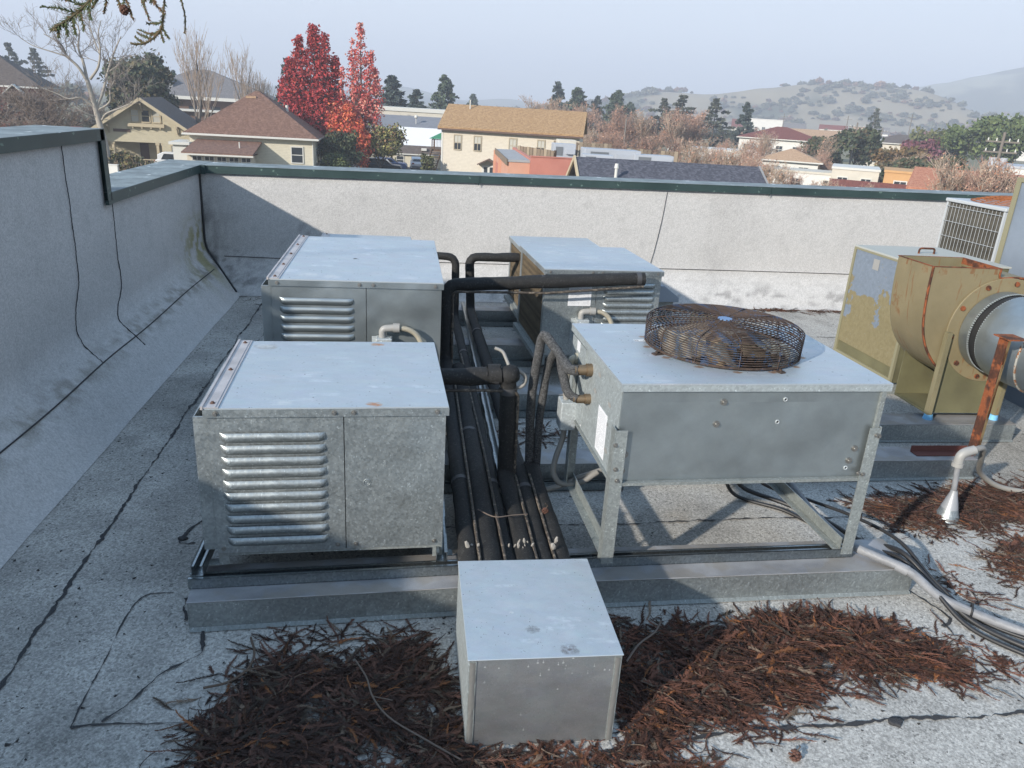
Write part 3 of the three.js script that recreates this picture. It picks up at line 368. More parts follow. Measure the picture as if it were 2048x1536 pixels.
  for (let i = 0; i < 12; i++) { const q = i / 12 * 2 * PI + .2, c = Math.cos(q), n = Math.sin(q), pts = [[R + .004, .008], [R + .005, .06], [R - .002, .092], [R - .03, .108], [R * .5, .115], [.028, .121]].map(([r, y]) => [cx + c * r, top + y, cz + n * r]); obj('guard_rib', cable(pts, .0026, 24, 6), M.rustWire, gd); }
  for (let i = 0; i < 4; i++) { const q = i / 4 * 2 * PI + 1.25; const f = box(-.022, .022, 0, .005, -.012, .012).rotateY(-q).translate(cx + Math.cos(q) * (R + .014), top + .0005, cz + Math.sin(q) * (R + .014)); obj('guard_foot', [f, rod([cx + Math.cos(q) * (R + .02), top + .004, cz + Math.sin(q) * (R + .02)], [cx + Math.cos(q) * (R + .02), top + .013, cz + Math.sin(q) * (R + .02)], .007, .006, 6)], M.rustWire, gd); }
  // fan
  const fan = obj('fan_motor', [rod([cx, top - .12, cz], [cx, top + .01, cz], .075, .075, 28), rod([cx, top + .01, cz], [cx, top + .05, cz], .045, .04, 20)], M.motor, t);
  for (let i = 0; i < 5; i++) { const q = i / 5 * 2 * PI + .5; const bl = grid(8, 8, (u, v) => { const r = lerp(.07, R - .05, u), w = lerp(.55, .95, u) * (1 - .12 * u), an = q + (v - .5) * w + u * .25; return [cx + Math.cos(an) * r, top + .01 + (v - .5) * .075 + .012 * Math.sin(v * PI), cz + Math.sin(an) * r]; }); obj('fan_blade', bl, M.blade, fan); }
  // left side fittings and labels
  const by = top - .105;
  for (const [y, z, r] of [[.778, -.42, .021], [.66, -.405, .017]]) { const b = obj('pipe_stub', [rod([-.012, y, z], [.012, y, z], r * 1.25, r * 1.25, 18), rod([-.045, y, z], [-.012, y, z], r, r * 1.05, 6), rod([-.06, y, z], [-.045, y, z], r * .72, r * .72, 14)], M.brass, t); }
  const lab = (y, z, w, h) => { const g = new THREE.BoxGeometry(w, h, .001); g.rotateY(-PI / 2).translate(.0092, y, z); return obj('data_label', g, M.paper, t, true); };
  lab(.60, -.21, .12, .18); lab(.60, -.56, .12, .2); { const g = new THREE.BoxGeometry(.05, .045, .001); g.rotateY(-PI / 2).translate(.0022, .815, -.62); obj('data_label', g, M.paper, t, true); }
  { const g = new THREE.PlaneGeometry(.065, .026); g.rotateX(-PI / 2).rotateY(.05).translate(.235, top + .0012, -.51); obj('warning_sticker', g, M.sticker, t, true); }
  for (const [y, z] of [[.80, -.30], [.74, -.14], [.66, -.16], [.72, -.34], [.56, -.13]]) { const g = new THREE.CircleGeometry(.012, 10); g.scale(1.7, .8, 1).rotateY(-PI / 2).translate(.0088, y, z); obj('sealant_smear', g, M.whitePlastic, t); }
}

// ---------------------------------------------------------------- insulated pipes
const tapeBand = (parent, p, d, r, l = .03) => { const a = V(...p), q = V(...d).normalize().multiplyScalar(l / 2); obj('tape_band', rod(a.clone().sub(q).toArray(), a.clone().add(q).toArray(), r + .002, r + .0025, 14), M.tape, parent); };
function insulated(label, pts, r, seed, bands = [], mat = M.insul, rad = .07) { const t = thing('insulated_pipe', label, 'pipe', [0, 0, 0], 0, 'black insulated refrigerant pipes'); const L = bent(pts, rad).getLength(); obj('insulation', lumpy(pipe(pts, r, rad, Math.round(L / .025), 14), r * .16, 9, seed), mat, t); for (const [p, d] of bands) tapeBand(t, p, d, r); return t; }
const zb = -2.17;
insulated('thick black pipe rising and then crossing in front of the unit with paper notice', [[.222, .2, zb], [.226, .2, -4.6], [.222, .70, -4.6], [1.47, .765, -4.645]], .040, 1, [[[.223, .2, -2.95], [0, 0, 1]], [[.225, .2, -3.9], [0, 0, 1]], [[.80, .731, -4.622], [1, .05, 0]], [[1.43, .763, -4.643], [1, .05, 0]]]);
insulated('thick straight black pipe lying second from the louvred units in the bundle', [[.294, .206, zb], [.296, .206, -4.45]], .045, 2, [[[.294, .206, -3.45], [0, 0, 1]], [[.295, .206, -4.1], [0, 0, 1]]]);
insulated('black pipe that bends up near the far parapet and enters the mostly hidden unit', [[.362, .19, zb], [.355, .19, -4.4], [.338, .19, -5.72], [.333, .655, -5.74], [.02, .66, -5.76]], .030, 3, [[[.36, .19, -2.95], [0, 0, 1]], [[.35, .19, -4.8], [0, 0, 1]]]);
insulated('black pipe rising to a wrapped elbow and entering the rust spotted louvred unit', [[.424, .2, zb], [.43, .2, -3.05], [.418, .665, -3.05], [.13, .66, -3.04]], .037, 4, [[[.42, .60, -3.05], [0, 1, 0]], [[.36, .665, -3.05], [1, 0, 0]]], M.insul, .05);
insulated('black pipe that bends up beside the half hidden unit behind the notice unit', [[.497, .19, zb], [.498, .19, -4.1], [.475, .19, -5.95], [.455, .615, -5.97], [.88, .62, -5.98]], .036, 5, [[[.498, .19, -2.9], [0, 0, 1]], [[.48, .19, -5.3], [0, 0, 1]]]);
insulated('short black pipe at the condenser side of the bundle, ending at the two risers', [[.56, .19, zb], [.558, .19, -2.95], [.556, .21, -3.12]], .036, 6, [[[.557, .195, -3.08], [0, .2, -1]]]);
insulated('speckled grey pipe looping over to the upper fitting of the fan condenser', [[.546, .2, -3.10], [.533, .45, -3.1], [.532, .58, -3.1], [.558, .86, -3.08], [.61, .80, -2.95], [.635, .765, -2.84], [.67, .778, -2.81]], .0205, 7, [], M.insulGrey, .05);
insulated('speckled grey pipe looping over to the lower fitting of the fan condenser', [[.578, .2, -3.10], [.575, .45, -3.1], [.60, .70, -3.12], [.625, .80, -3.06], [.625, .74, -2.95], [.632, .67, -2.83], [.67, .66, -2.795]], .0175, 8, [], M.insulGrey, .05);
const bare = (label, pts, r, mat = M.greyFlex, rad = .03) => tag(obj('thin_tube', pipe(pts, r, rad, 90, 8), mat), label, 'tube', 'thin bare tubes');
bare('thin bare tube running below the pipe in front of the notice unit', [[.258, .2, -4.4], [.262, .2, -4.57], [.255, .64, -4.57], [.262, .665, -4.57], [.85, .665, -4.60], [1.46, .722, -4.61]], .008, M.tubeBrown);
bare('thin bare tube standing beside the wrapped elbow riser', [[.463, .17, -2.3], [.468, .17, -3.03], [.462, .60, -3.03], [.30, .61, -3.02], [.13, .605, -3.02]], .007, M.tubeBrown);
bare('thin bare tube lying between the two thickest pipes', [[.252, .245, zb], [.256, .245, -4.3]], .006, M.tubeBrown);
bare('thin bare tube lying over the thick pipe and the riser pipe', [[.345, .232, zb], [.346, .235, -3.2], [.325, .225, -4.7]], .006, M.tubeBrown);
bare('thin bare tube lying at the condenser side of the riser', [[.46, .225, zb], [.465, .225, -2.98]], .006, M.tubeBrown);
bare('thin bare tube beside the short pipe at the condenser side', [[.528, .222, zb], [.53, .222, -3.0]], .006, M.tubeBrown);
bare('grey conduit stub with elbow sticking out of the wrapped riser', [[.42, .69, -3.05], [.418, .71, -3.06], [.395, .76, -3.10], [.36, .77, -3.11]], .0075, M.greyFlex);
bare('small bent grey conduit beside the wrapped riser', [[.44, .70, -3.06], [.50, .66, -3.06], [.485, .615, -3.05], [.44, .61, -3.05]], .008, M.greyFlex);
tag(obj('riser_fitting', lumpy([new THREE.SphereGeometry(.043, 28, 20).scale(1.05, .9, 1).translate(.42, .668, -3.05), rod([.385, .67, -3.05], [.33, .667, -3.05], .042, .039, 16)], .013, 30, 3), M.insul), 'lumpy taped joint on top of the black riser', 'pipe fitting');
{ const r = rng(19), g = []; for (let i = 0; i < 17; i++) { const x = lerp(.19, .59, r()), s = .003 + r() * r() * .013, q = new THREE.IcosahedronGeometry(s, 0); q.scale(.6 + r() * .5, 1.4 + r(), .5); q.rotateZ((r() - .5)); q.translate(x, .235 + r() * .025, -2.385 + (r() - .5) * .03); g.push(q); } tag(obj('sealant_flakes', lumpy(g, .003, 90, 4), std({ color: lin(.30, .28, .25), roughness: .9 })), 'row of whitish sealant flakes across the pipes behind the duct cap', 'sealant', null, 'stuff'); }
{ // disconnect box and its flexible conduit by the condenser's back leg
  const t = thing('disconnect_box', 'grey disconnect box on the back leg of the fan condenser with hanging conduit', 'junction box', [.645, .44, -3.02]);
  obj('housing', [rbox(0, .07, 0, .13, -.05, .04, .006), box(.0695, .078, .02, .11, -.03, .03)], M.zincBox, t);
  obj('flexible_conduit', cable([[.03, -.0, -.005], [.025, -.06, -.005], [.0, -.16, .0], [-.005, -.22, .01], [.03, -.265, .02], [.12, -.26, .02], [.2, -.22, .0]], .013, 50, 9), M.greyFlex, t);
  obj('flexible_conduit', cable([[-.07, -.30, .03], [.02, -.28, .02], [.12, -.245, .0], [.22, -.22, -.02]], .012, 30, 9), M.greyFlex, t);
}
{ const t = thing('conduit_connector', 'round beige conduit connector on the side of the fan condenser', 'connector', [.725, .735, -3.03]); obj('elbow', pipe([[0, .02, 0], [-.045, .02, 0], [-.055, -.05, .0]], .017, .03, 16, 12), M.beigeFlex, t); obj('collar', [rod([-.03, .02, 0], [-.005, .02, 0], .025, .025, 16)], M.beigeFlex, t); obj('downpipe', cable([[-.055, -.045, 0], [-.055, -.15, .0], [-.04, -.22, .01]], .012, 20, 8), M.greyFlex, t); }

// ---------------------------------------------------------------- square duct cap in front
{
  const t = thing('duct_cap', 'square galvanized duct cap standing on the roof in front of the pipes', 'duct box', [.17, 0, -1.706], .1 * PI / 180), w = .437, d = .484, h = .312;
  obj('top_sheet', rbox(-.003, w + .003, h - .004, h, -d, .003, .0018), lidMat(71, [[.33, .58, 16, lime], [.45, .75, 46, '120,120,120'], [.66, .94, 60, '105,100,98']]), t, true);
  obj('front_sheet', box(.006, w - .006, .003, h - .0045, -.006, 0), M.capFront, t);
  obj('side_sheet', box(0, .005, .003, h - .0045, -d + .003, -.001), M.zincPale, t); obj('side_sheet', box(w - .005, w, .003, h - .0045, -d + .003, -.001), M.zincPale, t);
  obj('back_sheet', box(.006, w - .006, .003, .15, -d, -d + .005), M.zinc, t);
  for (const x of [.002, w - .022]) { obj('corner_flange', box(x, x + .020, .004, h - .006, .0005, .003), M.zincDull, t); const g = grid(3, 60, (u, v) => { const y = lerp(.006, h - .008, v), e = (fbm(y * 40, x * 9, 3) - .5) * .010; return [x + .010 + (u - .5) * (.016 + e), y, .0035 + .0022 * Math.sin(u * PI) + (fbm(y * 60 + 7, u * 3, 2) - .5) * .002]; }); obj('sealant_bead', g, M.sealant, t); }
}

// ---------------------------------------------------------------- blower with duct, rusty post
{
  const t = thing('blower', 'rusty olive centrifugal blower with open top outlet and round inlet ring', 'blower');
  const out = [[2.92, 1.035], [2.922, .9], [2.93, .79], [2.948, .68], [2.99, .57], [3.07, .465], [3.19, .378], [3.36, .325], [3.54, .335], [3.70, .40], [3.81, .51], [3.86, .65], [3.84, .79], [3.75, .90], [3.61, .965], [3.46, .985], [3.345, .985], [3.343, 1.035]];
  const c = new THREE.CatmullRomCurve3(out.map((p) => V(p[0], p[1], 0)), false, 'centripetal'), P = c.getPoints(90);
  const zf = -3.952, zk = -4.272;
  obj('scroll_sheet', [grid(90, 8, (u, v) => { const p = P[Math.round(u * 90)]; return [p.x, p.y, lerp(zf, zk, v)]; }), grid(90, 8, (u, v) => { const p = P[Math.round(u * 90)], q = V(3.4, .67, 0).sub(p).normalize(); return [p.x + q.x * .004, p.y + q.y * .004, lerp(zf, zk, v)]; })], M.oliveRust, t);
  const side = (z) => { const g = new THREE.ExtrudeGeometry(new THREE.Shape(P.map((p) => new THREE.Vector2(p.x, p.y))), { depth: .006, bevelEnabled: false }); return g.translate(0, 0, z); };
  obj('side_plate', side(zf - .001), M.oliveRust, t); obj('side_plate', side(zk - .005), M.olive, t);
  obj('rim_bead', capped(c, 140, .007, 6).map((g) => g.translate(0, 0, zf + .005)), M.rust, t);
  obj('outlet_rim', [box(2.915, 3.35, 1.033, 1.037, zf - .004, zf + .008), box(2.915, 2.926, 1.033, 1.037, zk, zf - .004), box(3.338, 3.35, 1.0, 1.037, zk, zf - .004), box(2.915, 3.35, 1.033, 1.037, zk - .006, zk)], M.rust, t);
  obj('outlet_liner', [box(2.935, 3.33, .90, .905, zk + .01, zf - .012)], M.oliveDark, t);
  const an = (r0, r1, z, d) => { const s = new THREE.Shape(); s.absarc(3.41, .67, r1, 0, 2 * PI); const h = new THREE.Path(); h.absarc(3.41, .67, r0, 0, 2 * PI, true); s.holes.push(h); return new THREE.ExtrudeGeometry(s, { depth: d, bevelEnabled: true, bevelSize: .002, bevelThickness: .002, bevelSegments: 1, curveSegments: 48 }).translate(0, 0, z); };
  const ring = obj('inlet_ring', an(.235, .312, zf + .008, .008), M.oliveRust, t);
  for (let i = 0; i < 10; i++) { const q = i / 10 * 2 * PI + .15; obj('ring_bolt', rod([3.41 + Math.cos(q) * .285, .67 + Math.sin(q) * .285, zf + .017], [3.41 + Math.cos(q) * .285, .67 + Math.sin(q) * .285, zf + .026], .016, .014, 10), M.rust, ring); }
  // pedestal
  obj('pedestal_plate', [box(3.09, 3.56, .148, .50, -3.945, -3.939)], M.oliveDark, t);
  obj('pedestal_flange', [box(3.086, 3.116, .148, .66, -3.938, -3.905)], M.olive, t); obj('pedestal_flange', [box(3.53, 3.56, .148, .48, -3.938, -3.905)], M.olive, t);
  obj('pedestal_back', [box(3.09, 3.56, .148, .50, -4.25, -4.244), box(3.09, 3.56, .148, .16, -4.243, -3.946)], M.oliveDark, t);
  for (const [x, z] of [[3.11, -3.925], [3.545, -3.925]]) obj('vibration_pad', [rod([x, .1155, z], [x, .147, z], .028, .024, 16)], M.padBlue, t);
}
{
  const t = thing('blower_cabinet', 'metal cabinet behind the blower, olive paint flaking off pale blue', 'cabinet', [3.29, 0, -4.6], 1.5 * PI / 180);
  const pg = new THREE.BoxGeometry(.68, .70, .006); pg.rotateY(-PI / 2).translate(-.001, .556, -.35);
  obj('side_panel', pg, M.flaking, t, true);
  obj('body', box(.004, .68, .10, .915, -.71, -.002), M.oliveDark, t); obj('foot', [box(.02, .66, 0, .099, -.10, -.04), box(.02, .66, 0, .099, -.68, -.62)], M.zincDull, t);  // body takes a darker olive that carries the front face's shade
  obj('frame', [box(-.008, .012, .10, .926, -.02, .004), box(-.008, .012, .10, .926, -.72, -.695), box(-.008, .012, .902, .926, -.695, -.02), box(-.008, .012, .10, .13, -.695, -.02)], M.oliveEdge, t);
  obj('top_sheet', rbox(-.01, .69, .915, .928, -.72, .006, .003), M.paleTop, t);
  obj('handle', pipe([[.30, .928, -.42], [.30, .965, -.42], [.42, .965, -.42], [.42, .928, -.42]], .007, .03, 24, 8), M.rust, t);
  obj('tag', box(-.0066, -.0055, .80, .875, -.46, -.39), M.whitePlastic, t);
}
{
  const t = thing('round_duct', 'round galvanized duct elbow joined to the blower inlet by a black collar', 'duct', [3.41, .67, -3.93]);
  obj('start_collar', rod([0, 0, 0], [0, 0, .075], .238, .238, 48, true), M.zincSmooth, t);
  obj('flexible_connector', rod([0, 0, .07], [0, 0, .155], .232, .232, 48, true), M.cableBlack, t);
  const teeth = (z, s) => { const g = []; for (let i = 0; i < 110; i++) { const q = i / 110 * 2 * PI; g.push(box(-.004, .004, -.002, .002, 0, .012 * s).rotateZ(q + PI / 2).translate(Math.cos(q) * .2395, Math.sin(q) * .2395, z)); } return g; };
  obj('crimped_edge', [...teeth(.074, 1)], M.zincPale, t); obj('crimped_edge', [...teeth(.152, -1)], M.zincPale, t);
  const path = new THREE.CatmullRomCurve3([V(0, 0, .15), V(.0, 0, .30), V(.06, -.01, .45), V(.20, -.02, .58), V(.42, -.03, .66), V(.8, -.04, .70), V(1.8, -.06, .72)]);
  obj('elbow', new THREE.TubeGeometry(path, 60, .245, 48), M.zincSmooth, t);
  for (const k of [.10, .22, .34]) { const p = path.getPointAt(k), q = path.getTangentAt(k), g = new THREE.TorusGeometry(.2465, .006, 6, 60); g.applyQuaternion(new THREE.Quaternion().setFromUnitVectors(V(0, 0, 1), q)); obj('gore_seam', g.translate(p.x, p.y, p.z), M.seamRust, t); }
  { const r = rng(4), g = []; for (let i = 0; i < 14; i++) { const k = r() * .35, q = r() * 6.28, p = path.getPointAt(k); g.push(new THREE.SphereGeometry(.006, 8, 6).translate(p.x + Math.cos(q) * .246, p.y + Math.sin(q) * .246, p.z)); } obj('rivet', g, M.zincPale, t); }
}
{ const t = thing('rusty_post', 'rusty angle iron post standing on the long curb in front of the round duct', 'post', [3.035, .116, -3.47]); obj('flange', box(0, .006, 0, .66, 0, .06), M.rust, t); obj('flange', box(.0065, .070, 0, .655, 0, .006), M.rustPale, t); obj('saddle', box(-.02, .09, .655, .662, -.02, .09), M.rust, t); }
{ const t = thing('rusty_angle', 'short rusty red angle iron lying flat on the long curb beside the rusty post', 'angle iron', [2.69, .1165, -3.40]); obj('flat_leg', box(0, .33, 0, .005, -.06, 0), M.rustRed, t); obj('upright_leg', box(0, .33, .0055, .035, -.06, -.055), M.rustRed, t); }

// ---------------------------------------------------------------- machines beyond the blower
{
  const t = thing('coil_unit', 'air conditioner with white wire grille over a dark coil and rusty fan guard on top', 'hvac unit', [4.635, 0, -5.59], 0), h = 1.215;
  obj('cabinet', [box(.076, .75, .05, h - .03, -.71, 0), box(0, .0755, .05, h - .03, -.02, 0), box(0, .0755, .05, h - .03, -.71, -.69), box(-.01, .76, .0, .05, -.72, .01)], M.whiteMetal, t);
  obj('lid', rbox(-.012, .76, h - .03, h, -.72, .012, .008), M.whiteMetal, t);
  const coil = obj('coil', box(.060, .075, .06, h - .035, -.688, -.022), M.coilDark, t); const f = []; for (let z = -.685; z < -.03; z += .0105) f.push(box(.006, .0595, .062, h - .037, z, z + .003)); obj('coil_fins', f, M.coilDark, coil);
  for (let i = 0; i < 15; i++) { const z = -.05 - i * .0435; obj('grille_wire', rod([-.004, .06, z], [-.004, h - .035, z], .002, .002, 5), M.whiteMetal, t); }
  for (let i = 0; i < 9; i++) { const y = .15 + i * .125; obj('grille_wire', rod([-.008, y, -.69], [-.008, y, -.02], .0024, .0024, 5), M.whiteMetal, t); }
  const gd = obj('top_guard', rod([.38, h + .05, -.36], [.38, h + .055, -.36], .06, .06, 16), M.rustOrange, t);
  for (let i = 0; i < 9; i++) { const g = new THREE.TorusGeometry(.34 - i * .032, .004, 5, 48); g.rotateX(PI / 2).translate(.38, h + .006 + Math.sin(i / 8 * PI / 2) * .05, -.36); obj('guard_ring', g, M.rustOrange, gd); }
  for (let i = 0; i < 16; i++) { const q = i / 16 * 2 * PI; obj('guard_rib', cable([[.38 + Math.cos(q) * .34, h + .004, -.36 + Math.sin(q) * .34], [.38 + Math.cos(q) * .2, h + .042, -.36 + Math.sin(q) * .2], [.38 + Math.cos(q) * .06, h + .055, -.36 + Math.sin(q) * .06]], .004, 8, 5), M.rustOrange, gd); }
}
{ const t = thing('tall_cabinet', 'tall pale blue grey metal cabinet with olive edge trim beside the coil unit', 'cabinet', [4.17, 0, -5.0], 0); obj('body', rbox(.006, .8, .0, 1.48, 0, .75, .004), M.paleBlue, t); obj('edge_trim', [box(-.004, .002, 0, 1.485, -.004, .04), box(-.004, .002, 1.455, 1.485, .041, .75), box(-.004, .004, 0, 1.485, .711, .752)], M.oliveEdge, t); }
{ const t = thing('vent_hood', 'small pale blue metal hood behind the unit with paper notice', 'vent', [1.76, 0, -5.55], .1); obj('curb', box(0, .26, 0, .40, -.26, 0), M.zincDull, t); obj('hood', prism([[-.03, .40], [.29, .40], [.29, .43], [.16, .52], [.10, .52], [-.03, .43]], .30, .003).translate(0, 0, -.28), M.paleBlue, t); }
{ const t = thing('roof_vent', 'low tan flashing with a small grey cap near the sunlit parapet', 'vent', [2.42, 0, -6.1], -.2); obj('flashing', prism([[0, 0], [.55, 0], [.50, .03], [.10, .17], [.04, .17]], .3, .004).translate(0, 0, -.3), M.tan, t); obj('cap', lumpy([new THREE.SphereGeometry(.07, 20, 12).scale(1.3, .6, 1).translate(.28, .14, -.12)], .006, 20, 2), M.greyFlex, t); }

// ---------------------------------------------------------------- conduits and cables on the roof
tag(obj('grey_conduit', [...cable([[1.74, .20, -3.02], [1.76, .15, -2.75], [1.80, .145, -2.50], [1.86, .14, -2.425], [1.95, .125, -2.345], [2.05, .055, -2.275], [2.18, .028, -2.17], [2.40, .024, -1.99], [2.9, .023, -1.66], [3.6, .023, -1.2]], .018, 120, 14), ...[.30, .44].map((k) => { const a = [lerp(1.86, 1.95, k * 2), lerp(.14, .125, k * 2), lerp(-2.425, -2.345, k * 2)]; return rod(a, [a[0] + .035, a[1] - .008, a[2] + .03], .0215, .0215, 14); }).slice(0, 1)], M.conduitGrey), 'grey plastic conduit lying over the curb end and across the roof', 'conduit');
tag(obj('cable_tie', [new THREE.TorusGeometry(.026, .004, 6, 20).rotateY(PI / 2 - .6).translate(2.14, .036, -2.205)], M.cableBlack), 'black tie around the grey conduit', 'cable tie');
const blackCable = (label, pts, r) => tag(obj('black_cable', cable(pts, r, 140, 7), M.cableBlack), label, 'cable', 'black cables running beside the grey conduit');
blackCable('black cable looping from under the fan condenser beside the grey conduit', [[1.45, .44, -3.0], [1.5, .30, -3.05], [1.62, .06, -3.18], [1.8, .02, -3.08], [1.92, .02, -2.92], [1.96, .06, -2.66], [2.00, .13, -2.47], [2.06, .07, -2.33], [2.13, .012, -2.18], [2.24, .012, -2.01], [2.5, .012, -1.8], [3.4, .012, -1.2]], .011);
blackCable('black cable lying lowest beside the grey conduit', [[1.40, .44, -3.0], [1.45, .25, -3.05], [1.58, .03, -3.15], [1.78, .012, -3.02], [1.9, .014, -2.8], [1.93, .08, -2.58], [1.97, .128, -2.43], [2.03, .08, -2.31], [2.09, .012, -2.15], [2.2, .012, -1.98], [2.44, .012, -1.76], [3.4, .012, -1.12]], .009);
blackCable('black cable arching up beside the condenser leg', [[1.50, .44, -2.98], [1.56, .32, -3.02], [1.68, .12, -3.1], [1.84, .10, -2.98], [1.96, .13, -2.75], [2.03, .14, -2.53], [2.07, .08, -2.36], [2.16, .012, -2.2], [2.3, .012, -2.04], [2.6, .012, -1.84], [3.4, .012, -1.3]], .008);
{ const pts = []; for (let i = 0; i < 60; i++) { const q = i / 59 * 2 * PI * 4.2; pts.push([1.66 + Math.cos(q) * (.085 + .015 * Math.sin(q * .7)), .06 + i * .0007 + .02 * Math.sin(q + 1), -3.26 + Math.sin(q) * .05]); } tag(obj('cable_coil', cable(pts, .007, 240, 6), M.cableBlack), 'coil of black cable under the back of the fan condenser', 'cable'); }
{
  const t = thing('roof_conduit', 'conduit rising from a cone flashing in the litter, with white elbow fitting', 'conduit', [2.575, 0, -2.95]);
  obj('cone_flashing', new THREE.LatheGeometry([[.062, .002], [.055, .006], [.035, .07], [.016, .135], [.014, .15]].map((p) => new THREE.Vector2(...p)), 28), M.zinc, t);
  obj('sealant_wrap', lumpy([new THREE.LatheGeometry([[.039, .062], [.026, .105], [.0175, .138], [.015, .155]].map((p) => new THREE.Vector2(...p)), 20)], .0025, 50, 2), M.silver, t);
  obj('riser', rod([0, .13, 0], [-.02, .30, 0], .0125, .0125, 12), M.conduitGrey, t);
  obj('elbow_fitting', lumpy([...pipe([[-.02, .285, 0], [-.022, .345, 0], [.045, .365, .0]], .022, .04, 20, 12), rod([-.021, .28, 0], [-.021, .30, 0], .026, .026, 14)], .002, 40, 3), M.whitePlastic, t);
  obj('flexible_conduit', cable([[.04, .364, 0], [.11, .36, -.03], [.20, .26, -.12], [.33, .12, -.24], [.46, .04, -.25], [.62, .022, -.21], [1.1, .02, -.1], [1.8, .02, .1]], .014, 90, 10), M.greyFlex, t);
}

// ---------------------------------------------------------------- dry redwood litter on the roof
function sprayGeo(seed, len, needles, nl, curl) { // one fallen frond: a bent stem with flat needles on both sides
  const r = rng(seed), P = []; let a = 0, x = 0, z = 0, y = 0; const n = 7; for (let i = 0; i <= n; i++) { P.push(V(x, y, z)); a += (r() - .5) * curl; x += Math.cos(a) * len / n; z += Math.sin(a) * len / n; y += (r() - .42) * len * .05; }
  const c = new THREE.CatmullRomCurve3(P), g = [new THREE.TubeGeometry(c, 9, .0006 + len * .0035, 3)], pos = [];
  for (let i = 0; i < needles; i++) { const k = .08 + .9 * i / needles, p = c.getPoint(k), t = c.getTangent(k), s = V(-t.z, .25 * (r() - .5), t.x).multiplyScalar(i % 2 ? 1 : -1), l = nl * (.6 + r() * .6) * Math.sin(PI * (.12 + k * .8)), tip = p.clone().addScaledVector(t, l * .85).addScaledVector(s, l * .55), w = t.clone().multiplyScalar(.0018); tip.y += (r() - .5) * l * .6; const q = p.clone().add(w), o = p.clone().sub(w), m = tip.clone().add(w); pos.push(...q.toArray(), ...o.toArray(), ...tip.toArray(), ...q.toArray(), ...tip.toArray(), ...m.toArray()); }
  const ng = new THREE.BufferGeometry(); ng.setAttribute('position', new THREE.Float32BufferAttribute(pos, 3)); ng.computeVertexNormals(); g.push(ng); return join(g);
}
const sprays = [sprayGeo(1, .075, 46, .012, .28), sprayGeo(2, .095, 56, .0095, .4), sprayGeo(3, .055, 40, .014, .22), sprayGeo(4, .11, 60, .008, .45), sprayGeo(5, .09, 4, .008, .9), sprayGeo(6, .045, 34, .011, .3), sprayGeo(7, .032, 26, .012, .3), sprayGeo(8, .022, 16, .009, .3)];
M.litter = std({ color: lin(1, 1, 1), roughness: .9 });
const inside = (p, x, z) => { let c = false; for (let i = 0, j = p.length - 1; i < p.length; j = i++) if ((p[i][1] > z) !== (p[j][1] > z) && x < (p[j][0] - p[i][0]) * (z - p[i][1]) / (p[j][1] - p[i][1]) + p[i][0]) c = !c; return c; };
function edgeDist(p, x, z) { let m = 9; for (let i = 0, j = p.length - 1; i < p.length; j = i++) { const ax = p[j][0], az = p[j][1], bx = p[i][0] - ax, bz = p[i][1] - az, t = clamp(((x - ax) * bx + (z - az) * bz) / (bx * bx + bz * bz)); m = Math.min(m, Math.hypot(x - ax - bx * t, z - az - bz * t)); } return m; }
const keepOut = (x, z) => (x > .155 && x < .62 && z > -2.2 && z < -1.695) || (x > -.74 && x < 2.01 && z < -2.275 && z > -2.6);
function litterPile(label, poly, count, seed, { thick = .03, spread = .13, tone = 0, flow = 0 } = {}) {
  const r = rng(seed), xs = poly.map((p) => p[0]), zs = poly.map((p) => p[1]), x0 = Math.min(...xs) - spread, x1 = Math.max(...xs) + spread, z0 = Math.min(...zs) - spread, z1 = Math.max(...zs) + spread, per = sprays.map(() => []), t = thing('redwood_litter', label, 'litter'); t.userData.kind = 'stuff';
  let n = 0, tries = 0; while (n < count && tries++ < count * 40) {
    const x = lerp(x0, x1, r()), z = lerp(z0, z1, r()); if (keepOut(x, z)) continue; const inn = inside(poly, x, z), e = edgeDist(poly, x, z), clump = fbm(x * 7 + seed, z * 7, 3);
    let d = inn ? clamp(.30 + e * 7) : .20 * clamp(1 - e / spread) ** 2; d *= .12 + 1.4 * sst(.36, .56, clump); if (r() > d) continue;
    const h = inn ? thick * clamp(e * 8) * (.3 + .7 * clump * 1.4) : .002, k = Math.floor(r() * sprays.length), a = r() < .35 ? flow + (r() - .5) * 1.8 : r() * 2 * PI; per[k].push([x, .003 + r() * h, z, a, (r() - .5) * .28 * (inn ? 1 : .3), (r() - .5) * .6 * (inn ? 1 : .2), .6 + r() * .8, r(), r()]); n++;
  }
  const m = new THREE.Matrix4(), q = new THREE.Quaternion(), col = new THREE.Color();
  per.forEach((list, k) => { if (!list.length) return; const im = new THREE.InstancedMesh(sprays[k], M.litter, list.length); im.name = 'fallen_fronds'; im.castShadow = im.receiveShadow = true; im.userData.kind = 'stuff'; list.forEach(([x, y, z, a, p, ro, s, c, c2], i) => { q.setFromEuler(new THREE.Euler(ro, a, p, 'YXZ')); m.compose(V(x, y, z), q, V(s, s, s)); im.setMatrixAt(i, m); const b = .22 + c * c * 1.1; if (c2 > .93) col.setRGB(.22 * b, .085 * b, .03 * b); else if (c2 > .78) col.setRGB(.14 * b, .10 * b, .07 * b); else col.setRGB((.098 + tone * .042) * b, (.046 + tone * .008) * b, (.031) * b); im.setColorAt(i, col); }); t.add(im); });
  return t;
}
litterPile('heap of redwood litter, toned darker for shade, beside the square duct cap', [[-.52, -2.10], [-.42, -2.19], [-.2, -2.18], [.05, -2.14], [.12, -1.95], [.15, -1.75], [.26, -1.60], [-.69, -1.60], [-.60, -1.82], [-.47, -1.93]], 5200, 3, { thick: .035 });  // this heap's shade is put into its colour by the default tone
